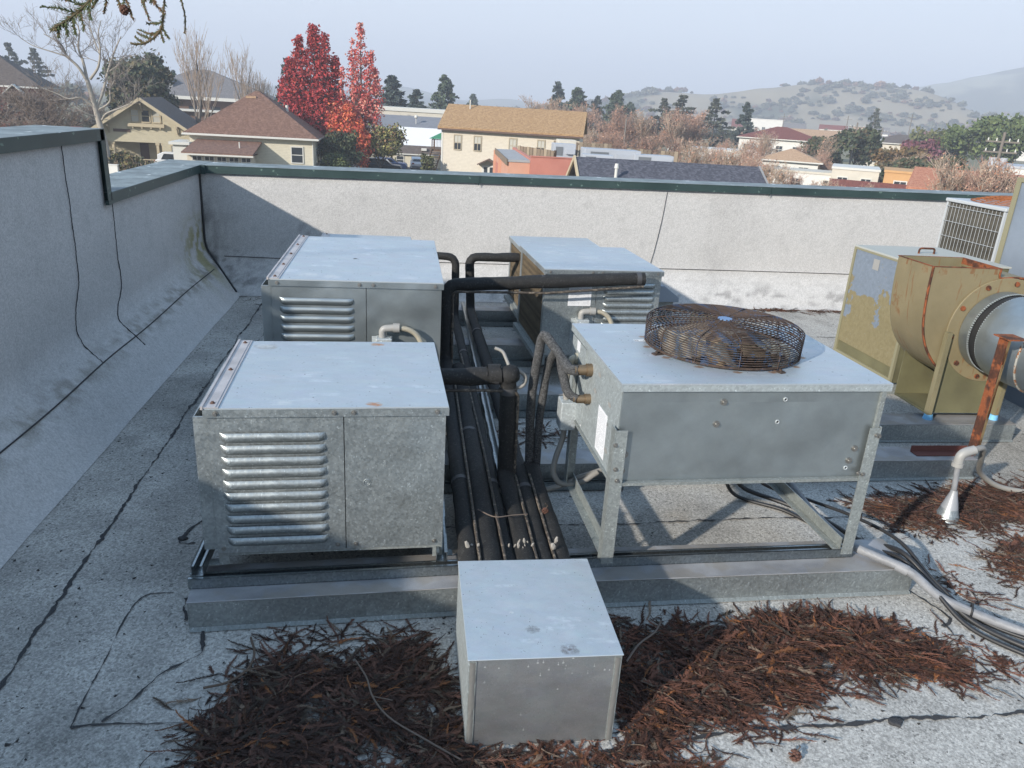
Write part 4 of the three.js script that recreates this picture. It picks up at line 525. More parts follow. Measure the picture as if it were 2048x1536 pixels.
litterPile('broad heap of red brown redwood litter in front of the fan condenser curb', [[.64, -2.20], [.93, -2.225], [1.27, -2.25], [1.58, -2.26], [1.78, -2.16], [1.86, -2.05], [1.80, -1.96], [1.49, -1.94], [1.20, -1.82], [.93, -1.73], [.68, -1.68], [.64, -1.86]], 6800, 5, { thick: .035, tone: .7 });
litterPile('thin redwood litter in front of the square duct cap', [[.0, -1.66], [.3, -1.68], [.70, -1.69], [.84, -1.60], [.9, -1.5], [-.1, -1.5]], 700, 7, { thick: .015, tone: .8, spread: .08 });
litterPile('redwood litter swept around the cone flashing', [[2.15, -3.08], [2.57, -3.17], [2.92, -3.28], [3.6, -3.30], [3.7, -3.0], [3.2, -2.82], [2.9, -2.82], [2.67, -2.82], [2.44, -2.80], [2.24, -2.88]], 3600, 9, { thick: .03, tone: .4, flow: 2.8 });
litterPile('patch of redwood litter between the cone flashing and the grey conduit', [[2.58, -2.74], [2.84, -2.77], [3.2, -2.6], [2.9, -2.4], [2.66, -2.42], [2.50, -2.44], [2.50, -2.56]], 1000, 11, { thick: .025, tone: .4 });
litterPile('small scatter of redwood litter by the end of the condenser curb', [[2.15, -2.55], [2.27, -2.49], [2.30, -2.32], [2.24, -2.25], [2.17, -2.39]], 70, 13, { thick: .01, tone: .7, spread: .1 });
litterPile('scatter of red redwood litter beside the grey conduit', [[1.62, -2.05], [2.02, -2.07], [2.08, -1.93], [1.85, -1.86], [1.58, -1.92]], 700, 15, { thick: .015, tone: 1, spread: .09 });
litterPile('redwood litter on the roof between the pipes and the fan condenser', [[.38, -3.98], [.87, -3.98], [.87, -3.80], [.38, -3.80]], 150, 17, { thick: .012, tone: .4 });
litterPile('line of redwood litter along the foot of the sunlit parapet', [[3.05, -7.0], [4.31, -7.0], [4.25, -6.9], [3.05, -6.93]], 500, 19, { thick: .03, tone: .8, flow: 0 });
litterPile('sparse redwood bits in the shaded corner of the roof', [[-1.4, -6.9], [-.7, -6.95], [-.7, -6.7], [-1.3, -6.6]], 90, 21, { thick: .02, spread: .2 });
litterPile('few redwood bits lying on the black pipes', [[.2, -2.4], [.58, -2.4], [.58, -3.0], [.25, -3.0]], 1, 23, { thick: .01 });
// single twigs and cones that lie apart
const twigMat = [std({ color: lin(.10, .07, .05), roughness: .9 }), std({ color: lin(.13, .10, .08), roughness: .9 })];
function twig(label, pts, r, m, forks = []) { const t = thing('fallen_twig', label, 'twig', [0, 0, 0], 0, 'bare twigs lying on the roof'); obj('stem', cable(pts, r, 50, 6), twigMat[m], t); for (const f of forks) obj('side_shoot', cable(f, r * .6, 20, 5), twigMat[m], t); }
twig('dark hooked twig at the edge of the shaded litter heap', [[-.62, .01, -1.98], [-.55, .02, -1.99], [-.50, .03, -2.03], [-.49, .03, -2.10], [-.52, .02, -2.2]], .004, 0, [[[-.55, .02, -1.99], [-.51, .02, -1.95], [-.49, .01, -1.88]], [[-.5, .03, -2.03], [-.42, .03, -2.05]]]);
twig('long pale twig across the shaded litter heap', [[-.16, .06, -2.02], [-.12, .065, -1.93], [-.10, .06, -1.86], [-.05, .055, -1.78], [.06, .04, -1.70], [.16, .02, -1.64]], .0028, 1, [[[-.10, .06, -1.86], [-.04, .06, -1.84]]]);
twig('pale twig arching over the broad litter heap', [[.72, .05, -1.98], [.78, .06, -2.05], [.86, .055, -2.12], [.90, .05, -2.18]], .0035, 1);
twig('curved twig on the clean roof beside the grey conduit', [[2.35, .01, -2.28], [2.42, .02, -2.20], [2.55, .015, -2.14], [2.75, .01, -2.12]], .003, 0);
twig('bare twig lying across the black pipes', [[.27, .262, -2.62], [.33, .275, -2.54], [.40, .27, -2.56], [.46, .262, -2.58]], .0025, 1, [[[.33, .275, -2.54], [.34, .27, -2.46]]]);
function seedCone(label, [x, y, z], s = 1) { const t = thing('redwood_cone', label, 'cone', [x, y, z]); const g = []; for (let i = 0; i < 26; i++) { const k = i / 26, a = i * 2.4, r = Math.sin(PI * (.12 + k * .82)) * .011 * s; g.push(new THREE.IcosahedronGeometry(.0042 * s, 0).scale(1.2, .7, 1).translate(Math.cos(a) * r, (k - .5) * .024 * s + .011 * s, Math.sin(a) * r)); } obj('scales', g, M.coneBrown, t); obj('stalk', cable([[0, .02 * s, 0], [.008, .034 * s, .002], [-.004, .05 * s, .012]], .0015, 10, 5), twigMat[0], t); }
M.coneBrown = std({ color: lin(.10, .045, .03), roughness: .85 });
seedCone('small brown redwood cone alone on the pale roof beyond the long front seam', [1.13, .002, -1.60], 1.3); seedCone('small redwood cone resting on the black pipes', [.545, .22, -2.66], 1.0);

// ---------------------------------------------------------------- hanging redwood branch
{
  const t = thing('redwood_branch', 'green and brown redwood twigs with a small cone hanging above the roof', 'branch'), r = rng(77), gN = [], bN = [], gS = [];
  const O = [-.80, 2.02, -2.46];
  const leafy = (pts, n, l, brown, w = 1) => { const c = new THREE.CatmullRomCurve3(pts.map((p) => V(...p))); gS.push(...cable(pts, .0016 * w, 16, 5)); for (let i = 0; i < n; i++) { const k = i / n, p = c.getPoint(k), tn = c.getTangent(k), a = r() * 2 * PI, s = V(Math.cos(a), Math.sin(a) * .8, .5 * (r() - .5)).addScaledVector(tn, 1.1).normalize(), ll = l * (.6 + .7 * r()) * (1 - .4 * k), q = p.clone().addScaledVector(s, ll); (brown && r() < brown ? bN : gN).push(rod(p.toArray(), q.toArray(), .0019, .0007, 3, true)); } return c; };
  const main = [[-.845, 2.01, -2.45], [-.868, 1.965, -2.44], [-.905, 1.925, -2.432], [-.945, 1.893, -2.422], [-.975, 1.872, -2.412]];
  const cm = leafy(main, 260, .017, .15, 2.2);
  for (const [k, d, l] of [[.18, [-1, .12, .2], .10], [.30, [-1, .10, .3], .11], [.42, [-1, .18, .2], .10], [.55, [-1, .10, .3], .085], [.12, [-.7, .7, .2], .08], [.24, [-.75, .55, .1], .08], [.35, [.1, -1, .2], .045], [.5, [.15, -1, .1], .05], [.62, [.05, -1, 0], .045], [.74, [.1, -1, 0], .035], [.85, [-.2, -1, 0], .03]]) { const p = cm.getPoint(k), q = V(...d).normalize().multiplyScalar(l), e = p.clone().add(q), m = p.clone().addScaledVector(q, .5).add(V(0, .004, 0)); leafy([p.toArray(), m.toArray(), e.toArray()], 64, .010, .1); }
  for (const [x, y, dx, l, b] of [[-.835, 1.985, -.02, .06, .7], [-.82, 1.98, .012, .05, .8], [-.80, 1.985, .02, .07, .85], [-.765, 1.99, .03, .075, .6], [-.745, 1.985, .05, .05, .8], [-.855, 1.985, -.03, .05, .3]]) leafy([[x, y + .03, -2.47], [x + dx * .5, y - l * .4, -2.47], [x + dx, y - l, -2.468]], 80, .010, b);
  const hang = [[-.695, 2.02, -2.50], [-.700, 1.97, -2.50], [-.708, 1.93, -2.50], [-.712, 1.905, -2.498], [-.735, 1.872, -2.49], [-.765, 1.855, -2.485], [-.795, 1.852, -2.48]]; const ch = leafy(hang, 200, .010, .5, 1.6);
  for (const [k, d, l] of [[.42, [-1, -.15, 0], .045], [.50, [.5, -1, 0], .035], [.56, [.3, -1, 0], .03], [.62, [-1, .25, 0], .05], [.68, [-1, .3, 0], .045], [.8, [-.9, .5, 0], .03], [.55, [-.7, -.3, 0], .03]]) { const p = ch.getPoint(k), e = p.clone().addScaledVector(V(...d).normalize(), l); leafy([p.toArray(), p.clone().lerp(e, .5).add(V(0, -.003, 0)).toArray(), e.toArray()], 46, .008, .3); }
  leafy([[-.665, 2.02, -2.51], [-.655, 1.97, -2.51], [-.650, 1.93, -2.51], [-.655, 1.89, -2.51]], 50, .008, .5, 1.4);
  leafy([[-.76, 2.02, -2.48], [-.72, 1.985, -2.49], [-.69, 1.995, -2.50]], 40, .008, .5);
  for (const [x, y, dx, dy] of [[-.93, 1.99, -.05, -.02], [-.91, 2.0, -.07, -.012], [-.89, 2.0, -.03, -.05], [-.86, 2.0, .0, -.045], [-.95, 1.98, -.03, -.008], [-.78, 2.0, -.015, -.05], [-.74, 2.0, .02, -.04], [-.71, 1.99, -.03, -.03]]) leafy([[x, y + .02, -2.45], [x + dx * .5, y + dy * .4, -2.45], [x + dx, y + dy, -2.448]], 60, .011, .25);
  gS.push(...cable([[-.845, 2.0, -2.45], [-.80, 2.06, -2.46], [-.74, 2.08, -2.49], [-.665, 2.015, -2.51]], .003, 20, 6), ...cable([[-.80, 2.06, -2.46], [-1.1, 2.25, -2.3], [-1.9, 2.6, -2.0], [-3.4, 3.0, -1.4], [-5.2, 3.2, -.6]], .012, 40, 7), ...cable([[-.695, 2.01, -2.50], [-.72, 2.06, -2.49], [-.76, 2.075, -2.48]], .002, 10, 5));
  obj('stems', gS, std({ color: lin(.075, .06, .03), roughness: .85 }), t); obj('green_needles', gN, std({ color: lin(.06, .085, .03), roughness: .7 }), t); obj('brown_needles', bN, std({ color: lin(.16, .09, .04), roughness: .8 }), t);
  const cn = []; for (let i = 0; i < 30; i++) { const k = i / 30, a = i * 2.4, q = Math.sin(PI * (.1 + k * .82)) * .010; cn.push(new THREE.IcosahedronGeometry(.0042, 0).translate(-.8 + Math.cos(a) * q, 1.938 + (k - .5) * .022, -2.468 + Math.sin(a) * q)); } obj('seed_cone', cn, M.coneBrown, t);
}

// ---------------------------------------------------------------- ground beyond the roof
const GY = -6.8;
const tri = (P) => { const g = new THREE.BufferGeometry(); g.setAttribute('position', new THREE.Float32BufferAttribute(P.flat(), 3)); g.computeVertexNormals(); return g; };
const quad = (a, b, c, d) => tri([a, b, c, a, c, d]);
const earth = texture(512, 24, (u, v, r) => { const n = fbm(u * 12, v * 12, 5, 12), k = sst(.45, .6, n); return [lerp(112, 92, k) + r() * 10, lerp(102, 96, k) + r() * 10, lerp(80, 62, k) + r() * 8]; });
M.earth = std({ map: earth, roughness: 1 });
structure('ground', new THREE.CircleGeometry(2100, 48).rotateX(-PI / 2).translate(0, GY, 0), M.earth);
M.tarmac = std({ map: texture(512, 8, (u, v, r) => { const g = 74 + (fbm(u * 10, v * 10, 4, 10) - .5) * 30 + (r() - .5) * 12; return [g, g, g * 1.01]; }), roughness: .95 });
structure('parking_lot', box(-8, 3.4, GY + .004, GY + .02, -108, -60), M.tarmac);
structure('road', box(-60, 60, GY + .004, GY + .016, -58, -20), M.tarmac);

// ---------------------------------------------------------------- building kit
const wallTex = (r, g, b, board = 0) => texture(256, board ? 1.2 : 3, (u, v, q) => { const n = fbm(u * 6, v * 6, 4, 6), k = board && (v * board % 1) < .09 ? .80 : 1; return [(r + (n - .5) * 14 + q() * 5) * k * .87, (g + (n - .5) * 14 + q() * 5) * k * .87, (b + (n - .5) * 12 + q() * 5) * k * .87]; });
const shingle = (a, b, s = 1) => texture(512, 4 * s, (u, v) => { const rows = 28, row = Math.floor(v * rows), fr = v * rows - row, cols = 26, cu = u * cols + (row % 2) * .5 + LAT[row * 7] * .6, ci = Math.floor(cu), k = LAT[(row * 31 + (ci % cols) * 17) & 65535], e = fr < .16 ? .72 : 1, f = (cu - ci) < .05 ? .85 : 1, n = fbm(u * 30, v * 30, 2, 30); return [0, 1, 2].map((i) => (lerp(a[i], b[i], k) * e * f + (n - .5) * 16) * .86); });
const B = {
  cream: std({ map: wallTex(218, 210, 188, 8), roughness: .9 }), cream2: std({ map: wallTex(222, 212, 194, 8), roughness: .9 }), yellow: std({ map: wallTex(208, 197, 168, 10), roughness: .9 }), white: std({ map: wallTex(226, 224, 218), roughness: .85 }), offwhite: std({ map: wallTex(212, 205, 190), roughness: .9 }), salmon: std({ map: wallTex(196, 128, 112), roughness: .9 }), salmonPale: std({ map: wallTex(214, 160, 134), roughness: .9 }), orange: std({ map: wallTex(206, 160, 108), roughness: .9 }), brownWall: std({ map: wallTex(106, 82, 68), roughness: .9 }), greyWall: std({ map: wallTex(150, 150, 150), roughness: .9 }), redBrick: std({ map: wallTex(138, 62, 56), roughness: .9 }),
  trim: std({ color: lin(.52, .51, .47), roughness: .7 }), trimTan: std({ color: lin(.33, .28, .20), roughness: .7 }), trimCream: std({ color: lin(.43, .36, .24), roughness: .7 }), brown: std({ color: lin(.10, .06, .045), roughness: .8 }), glass: std({ color: lin(.03, .035, .04), roughness: .08 }), blind: std({ color: lin(.4, .39, .34), roughness: .6 }), green: std({ color: lin(.02, .17, .10), roughness: .7 }),
  rGreyFlat: std({ map: wallTex(128, 130, 136), roughness: .9 }), rBrown: std({ map: shingle([118, 88, 74], [146, 112, 96]), roughness: .95 }), rTan: std({ map: shingle([166, 130, 90], [198, 162, 118]), roughness: .95 }), rDark: std({ map: shingle([70, 72, 82], [104, 104, 114], .8), roughness: .95 }), rGrey: std({ map: shingle([118, 116, 118], [140, 136, 136]), roughness: .95 }), rTaupe: std({ map: shingle([96, 86, 80], [116, 104, 96]), roughness: .95 }), rRed: std({ map: shingle([116, 62, 54], [140, 80, 68]), roughness: .95 }), rSand: std({ map: shingle([186, 150, 118], [206, 172, 138]), roughness: .95 }), rFlat: std({ map: wallTex(168, 168, 168), roughness: .95 }), rClay: std({ map: shingle([178, 112, 84], [206, 146, 116], .7), roughness: .95 }), membrane: std({ color: lin(.62, .62, .62), roughness: .8 }), wood: std({ map: wallTex(132, 116, 98), roughness: .95 }), woodDark: std({ map: wallTex(96, 74, 58), roughness: .95 }),
};
function uvSlope(g) { // uv in metres with v running up the slope
  g = g.index ? g.toNonIndexed() : g; const p = g.attributes.position, n = g.attributes.normal, uv = []; for (let i = 0; i < p.count; i++) { const nn = V(n.getX(i), n.getY(i), n.getZ(i)), up = V(0, 1, 0).addScaledVector(nn, -nn.y), q = V(p.getX(i), p.getY(i), p.getZ(i)); if (up.length() < .05) { uv.push(q.x, q.z); continue; } up.normalize(); const s = V().crossVectors(up, nn); uv.push(q.dot(s), q.dot(up)); } g.setAttribute('uv', new THREE.Float32BufferAttribute(uv, 2)); return g;
}
function hipRoof(x0, x1, z0, z1, ye, yr, rx0, rx1, rz0, rz1, th = .18) { // eaves rectangle (z0 back, z1 front), ridge rectangle or line
  const e = [[x0, ye, z1], [x1, ye, z1], [x1, ye, z0], [x0, ye, z0]], r = [[rx0, yr, rz1], [rx1, yr, rz1], [rx1, yr, rz0], [rx0, yr, rz0]], g = []; for (let i = 0; i < 4; i++) { const j = (i + 1) % 4; g.push(uvSlope(quad(e[i], e[j], r[j], r[i]))); } return { slopes: g, fascia: [box(x0, x1, ye - th, ye - .003, z0, z1)] };
}
function gableRoof(x0, x1, z0, z1, ye, yr, th = .16, along = 'x') { // solid slabs; ridge runs along x or z
  const mk = (s) => { const c = along === 'x' ? (z0 + z1) / 2 : (x0 + x1) / 2, e = s > 0 ? (along === 'x' ? z1 : x1) : (along === 'x' ? z0 : x0), P = (t, y, q) => along === 'x' ? [t ? x1 : x0, y, q] : [q, y, t ? z1 : z0]; const top = [P(0, ye, e), P(1, ye, e), P(1, yr, c), P(0, yr, c)], bot = top.map(([x, y, z]) => [x, y - th, z]), G = [uvSlope(quad(...top)), quad(...bot)]; for (let i = 0; i < 4; i++) { const j = (i + 1) % 4; G.push(uvSlope(quad(top[i], top[j], bot[j], bot[i]))); } return G; }; return [...mk(1), ...mk(-1)];
}
function win(parent, x, y, z, w, h, frame = B.trim, o = {}) { // x, y is the centre; z the wall face
  const f = obj('window', [box(x - w / 2 - .1, x - w / 2, y - h / 2 - .1, y + h / 2 + .12, z, z + .07), box(x + w / 2, x + w / 2 + .1, y - h / 2 - .1, y + h / 2 + .12, z, z + .07), box(x - w / 2, x + w / 2, y + h / 2, y + h / 2 + .12, z, z + .07), box(x - w / 2, x + w / 2, y - h / 2 - .1, y - h / 2, z, z + .10)], frame, parent);
  obj('pane', box(x - w / 2, x + w / 2, y - h / 2, y + h / 2, z + .005, z + .02), B.glass, f); if (o.blind) obj('blind', box(x - w / 2 + .02, x + w / 2 - .02, y + h / 2 - h * o.blind, y + h / 2 - .01, z + .021, z + .026), B.blind, f);
  obj('sash', [box(x - w / 2, x + w / 2, y - .035, y + .035, z + .027, z + .05), ...(o.mull ? [box(x - .03, x + .03, y - h / 2, y + h / 2, z + .028, z + .045)] : [])], frame, f); return f;
}
const house = (name, label, [x, z], turn) => thing(name, label, 'building', [x, GY, z], turn * PI / 180);

// cream house with a brown hipped roof
{
  const t = house('hip_house', 'cream house with a big brown hipped shingle roof and lean-to porch', [-15.7, -81.2], 2);
  obj('wall', box(-5.9, 5.9, 0, 4.15, -8.9, -.5), B.cream, t);
  const r = hipRoof(-6.4, 6.4, -9.5, .1, 4.3, 8.42, -.15, .35, -5.4, -4.4); const rf = obj('roof', r.slopes, B.rBrown, t, true); obj('eave', r.fascia, B.trim, t);
  obj('vent', box(-.9, .1, 7.75, 7.95, -3.95, -3.6), B.rSand, rf); obj('pipe', rod([2.9, 6.0, -5.2], [2.9, 7.25, -5.2], .16, .16, 10), B.trim, rf);
  obj('porch_wall', [box(-5.6, .2, 0, 2.55, -.49, 2.4)], B.cream2, t);
  const pr = obj('porch_roof', [uvSlope(quad([-5.9, 2.75, 3.3], [.55, 2.75, 3.3], [.9, 3.75, -.45], [-5.2, 3.75, -.45])), quad([-5.9, 2.6, 3.3], [.55, 2.6, 3.3], [.55, 2.75, 3.3], [-5.9, 2.75, 3.3]), quad([.55, 2.6, 3.3], [.9, 3.6, -.45], [.9, 3.75, -.45], [.55, 2.75, 3.3]), quad([-5.9, 2.58, 3.3], [.55, 2.58, 3.3], [.55, 2.58, -.45], [-5.9, 2.58, -.45])], B.rBrown, t, true);
  obj('porch_eave', box(-5.95, .6, 2.48, 2.62, 3.2, 3.36), B.trim, t); obj('pipe', rod([-.9, 3.1, 1.6], [-.9, 3.75, 1.6], .06, .06, 8), B.trim, pr);
  for (let i = 0; i < 5; i++) win(t, -4.7 + i * 1.12, 1.95, 2.41, .78, .75, B.trim, { mull: true });
  win(t, 4.25, 2.65, -.495, 1.05, 1.45, B.trim); obj('gutter', [box(-6.45, 6.45, 4.12, 4.25, .11, .22), box(5.75, 5.83, 0, 4.1, -.49, -.40)], B.trim, t); obj('vent', box(-2.2, -1.7, 3.0, 3.3, -.495, -.46), B.greyWall, t); for (const z of [-3, -6]) { const f = obj('window', [box(5.905, 5.96, 1.7, 3.3, z - .6, z + .6)], B.trim, t); obj('pane', box(5.961, 5.975, 1.8, 3.2, z - .5, z + .5), B.glass, f); }
  obj('side_annex', [box(-7.2, -5.91, 0, 3.2, -3, .8)], B.trim, t); obj('annex_roof', [box(-7.5, -5.6, 3.2, 3.45, -3.2, 1.1)], B.trim, t);
}
// bungalow with a front gable
{
  const t = house('gable_bungalow', 'pale yellow bungalow with a front gable, triple window and deep porch', [-28.6, -90.4], 8);
  const A = (x) => 6.95 - Math.abs(x) * .66;
  const sh = new THREE.Shape([[-4.6, 2.55], [-4.6, A(4.6)], [0, A(0)], [4.6, A(4.6)], [4.6, 0], [1.7, 0], [1.7, 2.55]].map((p) => new THREE.Vector2(...p))); obj('gable_wall', new THREE.ExtrudeGeometry(sh, { depth: .25, bevelEnabled: false }).translate(0, 0, -.25), B.yellow, t);
  obj('wall', [box(-4.4, 4.5, 0, 3.9, -13, -2.6), box(1.8, 4.5, 0, 3.9, -2.59, -.26)], B.yellow, t);
  obj('roof', gableRoof(-5.6, 5.6, -14, 1.1, 3.35, 7.1, .18, 'z'), B.rTaupe, t, true);
  obj('barge_board', [bar([-5.6, 3.22, 1.12], [0, 6.98, 1.12], .32, .08), bar([5.6, 3.22, 1.12], [0, 6.98, 1.12], .32, .08)], B.trimCream, t);
  for (const x of [-3.4, 0, 3.4]) obj('knee_brace', [box(x - .07, x + .07, A(x) - .55, A(x) - .4, .0, 1.0), bar([x, A(x) - 1.2, .05], [x, A(x) - .45, .8], .12, .12), box(x - .08, x + .08, A(x) - 1.3, A(x) - .4, .002, .12)], B.trimTan, t);
  for (let i = -1; i <= 1; i++) win(t, .3 + i * 1.05, 5.25, .0, .72, 1.15, B.trimCream, { blind: i ? 1 : 0 });
  obj('window_box', [box(-1.5, 2.1, 4.15, 4.5, .001, .4), ...[-1.1, -.2, .7, 1.6].map((x) => box(x, x + .15, 3.98, 4.14, .001, .35))], B.trimCream, t);
  obj('name_board', box(-3.0, -1.35, 3.55, 3.85, .002, .06), B.brown, t);
  for (const x of [-4.4, -3.9, -3.2, 1.2, 1.75]) obj('porch_post', [box(x - .13, x + .13, 0, 2.5, -.3, -.04), box(x - .2, x + .2, 2.3, 2.54, -.34, -.01)], B.trimCream, t);
  obj('door', box(-1.0, -.1, .2, 2.3, -2.59, -2.52), B.brown, t); obj('porch_floor', box(-4.6, 1.7, 0, .25, -2.58, -.02), B.greyWall, t); obj('porch_rail', [box(-4.5, 1.2, .7, .8, -.2, -.1)], B.trimCream, t);
  win(t, 3.1, 1.55, .0, 1.0, 1.5, B.trimCream, { blind: .9 });
}
// large building with a grey hipped roof behind the bungalow
{
  const t = house('hall_building', 'large brown building with a grey hipped roof and white fascia behind bare trees', [-37, -146], 6);
  obj('wall', box(-10, 12, 0, 6.3, -16, -1.5), B.brownWall, t); const r = hipRoof(-11.5, 13.5, -18, 0, 6.9, 11.4, -1, 1.5, -9, -7); obj('roof', r.slopes, B.rGrey, t, true); obj('fascia', [box(-11.6, 13.6, 6.35, 6.89, -18, .1)], B.trim, t);
  obj('roof_screen', box(-9, -4, 7.6, 9.7, -6, -2), B.greyWall, t); for (let i = 0; i < 6; i++) win(t, -8 + i * 3.6, 4.4, -1.495, 1.6, 1.8, B.brown);
  obj('lower_roof', box(-3, 18, 4.5, 4.8, -1.45, 3), B.trim, t); obj('lower_wall', box(-2, 17, 0, 4.49, -1.4, 2), B.brownWall, t);
}
{ const t = house('brown_roof_house', 'house with a dark brown hipped roof half hidden by brown shrubs', [-49, -100], 12); obj('wall', box(-6, 5.5, 0, 7.2, -10, -.5), B.redBrick, t); const r = hipRoof(-6.8, 6.3, -11, .2, 7.4, 10.8, -1, 1, -6, -5); obj('roof', r.slopes, B.rTaupe, t, true); obj('fascia', r.fascia, B.trim, t); win(t, 3, 5.4, -.495, 1.1, 1.4); obj('dormer', gableRoof(2.0, 5.0, -2, 1.2, 6.2, 7.6, .14, 'z'), B.trim, t, true); }
// two storey cream building with a tan roof
{
  const t = house('cream_building', 'two storey cream clapboard building with a tan shingle gable roof', [3.2, -89.9], -14.2), W = 15.4;
  obj('wall', box(0, W, 0, 6.0, -10, 0), B.cream2, t); const gt = new THREE.Shape([[-10, 6], [0, 6], [-5, 8.2]].map((p) => new THREE.Vector2(...p))); for (const x of [.02, W - .22]) obj('gable_wall', new THREE.ExtrudeGeometry(gt, { depth: .2, bevelEnabled: false }).rotateY(PI / 2).scale(1, 1, -1).translate(x, 0, 0).scale(1, 1, 1), B.cream2, t);
  obj('roof', gableRoof(-.35, W + .4, -10.6, .6, 5.95, 8.35, .22), B.rTan, t, true); obj('gutter', box(-.35, W + .4, 5.6, 5.78, .45, .62), B.brown, t); obj('corner_board', box(-.02, .16, 0, 5.9, .002, .04), B.trim, t);
  for (const [x, bl] of [[1.85, .55], [4.1, .5], [8.05, .95], [11.2, .5], [14.0, .4]]) win(t, x, 4.35, .0, .72, 1.45, B.trimTan, { blind: bl, mull: true });
  const d = obj('door', [box(4.7, 6.3, 0, 2.1, .002, .08)], B.trim, t); obj('pane', [box(4.95, 5.35, .9, 1.9, .081, .09), box(5.6, 6.0, .9, 1.9, .081, .09)], B.glass, d); obj('door_canopy', gableRoof(4.3, 6.7, .0, 1.0, 2.25, 2.85, .14, 'z'), B.brown, t, true);
  obj('pipe', rod([2.4, 7.6, -4], [2.4, 8.9, -4], .07, .07, 8), B.trim, t);
  obj('awning', [tri([[-.02, 5.3, -.2], [-.02, 5.3, -2.0], [-1.5, 4.55, -2.0]]), quad([-.02, 5.3, -.2], [-.02, 5.3, -2.0], [-1.5, 4.55, -2.0], [-1.5, 4.55, -.2]), tri([[-.02, 5.3, -.2], [-1.5, 4.55, -.2], [-.02, 4.55, -.2]])], B.green, t);
  const st = obj('stair', [bar([-1.35, .1, 3.4], [-1.35, 3.35, -1.2], .08, .25), bar([-.25, .1, 3.4], [-.25, 3.35, -1.2], .08, .25), box(-1.4, -.02, 3.2, 3.35, -2.4, -1.2)], B.woodDark, t); for (let i = 0; i < 13; i++) { const k = i / 13; obj('tread', box(-1.31, -.29, .25 + k * 3.1, .31 + k * 3.1, 3.25 - k * 4.45 - .3, 3.25 - k * 4.45), B.wood, st); }
  obj('railing', [box(-1.4, -1.3, 3.35, 4.4, -1.28, -1.18), box(-1.4, -1.3, 3.35, 4.4, -2.4, -2.3), box(-.12, -.03, 3.35, 4.4, -1.28, -1.18), box(-1.4, -.03, 4.4, 4.48, -1.28, -1.18), box(-1.4, -1.3, 4.4, 4.48, -2.3, -1.29), ...[...Array(7)].map((_, i) => box(-1.2 + i * .16, -1.17 + i * .16, 3.36, 4.39, -1.26, -1.22))], B.woodDark, t);
}
// salmon flat-roofed building and its rooftop plant
{
  const t = house('salmon_building', 'salmon stucco building with flat roofs, low wing and roof plant', [7.05, -50.2], -2.2);
  obj('wall', [box(.45, 12.6, 0, 5.55, -.25, 0), box(.45, .7, 0, 5.4, -14, -.26), box(.71, 12.6, 0, 4.9, -14, -.26)], B.salmon, t); obj('parapet_cap', [box(.4, 12.65, 5.56, 5.62, -.28, .05)], B.salmon, t); obj('flat_roof', box(.71, 12.6, 4.905, 4.95, -13.9, -.3), B.rFlat, t);
  obj('wing_wall', [box(-1.0, .44, 0, 5.15, -12, -.3)], B.salmonPale, t); obj('wing_roof', [box(-1.05, .44, 5.16, 5.3, -12.05, -.25)], B.rFlat, t); obj('wing_edge', [box(-1.12, -1.03, 4.95, 5.34, -12.1, -.2)], B.wood, t);
  obj('recess', box(-1.03, -1.005, 2.4, 4.4, -11.6, -9.4), B.salmon, t); for (const z of [-7.6, -5.0, -2.4]) obj('door', box(-1.04, -1.005, 1.2, 3.8, z, z + .5), B.redBrick, t); obj('pilaster', [box(-1.2, -1.005, 0, 5.2, -12, -11.7), box(-1.2, -1.005, 0, 5.0, -6.3, -6.0)], B.salmonPale, t);
  obj('downpipe', [box(1.35, 1.7, 3.9, 4.25, .01, .3), rod([1.5, 0, .15], [1.5, 3.95, .15], .08, .08, 8)], B.redBrick, t);
}
const onRoof = 4.95 + GY;
function screenFence(label, x, z, turn, n, h, y = onRoof) { const t = thing('screen_fence', label, 'fence', [x, y, z], turn); for (let i = 0; i < n; i++) obj('board', box(i * .34, i * .34 + .3, .05, h - (i % 3) * .015, 0, .05), i % 3 ? B.wood : B.woodPale, t); obj('rail', [box(0, n * .34, h * .3, h * .3 + .1, -.06, -.005), box(0, n * .34, h * .8, h * .8 + .1, -.06, -.005)], B.wood, t); obj('post', [box(0, .12, 0, h, -.2, -.065), box(n * .34 - .12, n * .34, 0, h, -.2, -.065)], B.woodDark, t); }
B.woodPale = std({ map: wallTex(160, 144, 122), roughness: .95 });
screenFence('weathered board screen nearest the street end of the salmon roof', 8.0, -60.6, -.95, 6, .75);
screenFence('weathered board screen in front of the roof plant on the salmon building', 8.6, -56.2, -.95, 6, .85);
screenFence('long board screen at the back of the salmon roof', 11.3, -63.6, -.05, 14, 1.15);
screenFence('board screen behind the low roof units', 17.2, -62.9, -.05, 6, .9);
screenFence('short dark board screen at the far end of the salmon roof', 19.0, -59.6, -.25, 4, 1.0);
function roofUnit(label, x, z, w, h, d, turn, m = B.plant) { const t = thing('rooftop_unit', label, 'hvac unit', [x, onRoof, z], turn); obj('cabinet', rbox(0, w, .12, h, -d, 0, .03), m, t); obj('curb', box(.08, w - .08, 0, .119, -d + .08, -.08), B.greyWall, t); obj('grille', box(w * .1, w * .42, .25, h * .8, .002, .03), B.plantDark, t); obj('hood', box(w * .55, w * .95, h * .35, h * .7, .002, .25), m, t); }
B.plant = std({ color: lin(.34, .36, .39), roughness: .6 }); B.plantDark = std({ color: lin(.12, .13, .14), roughness: .7 });
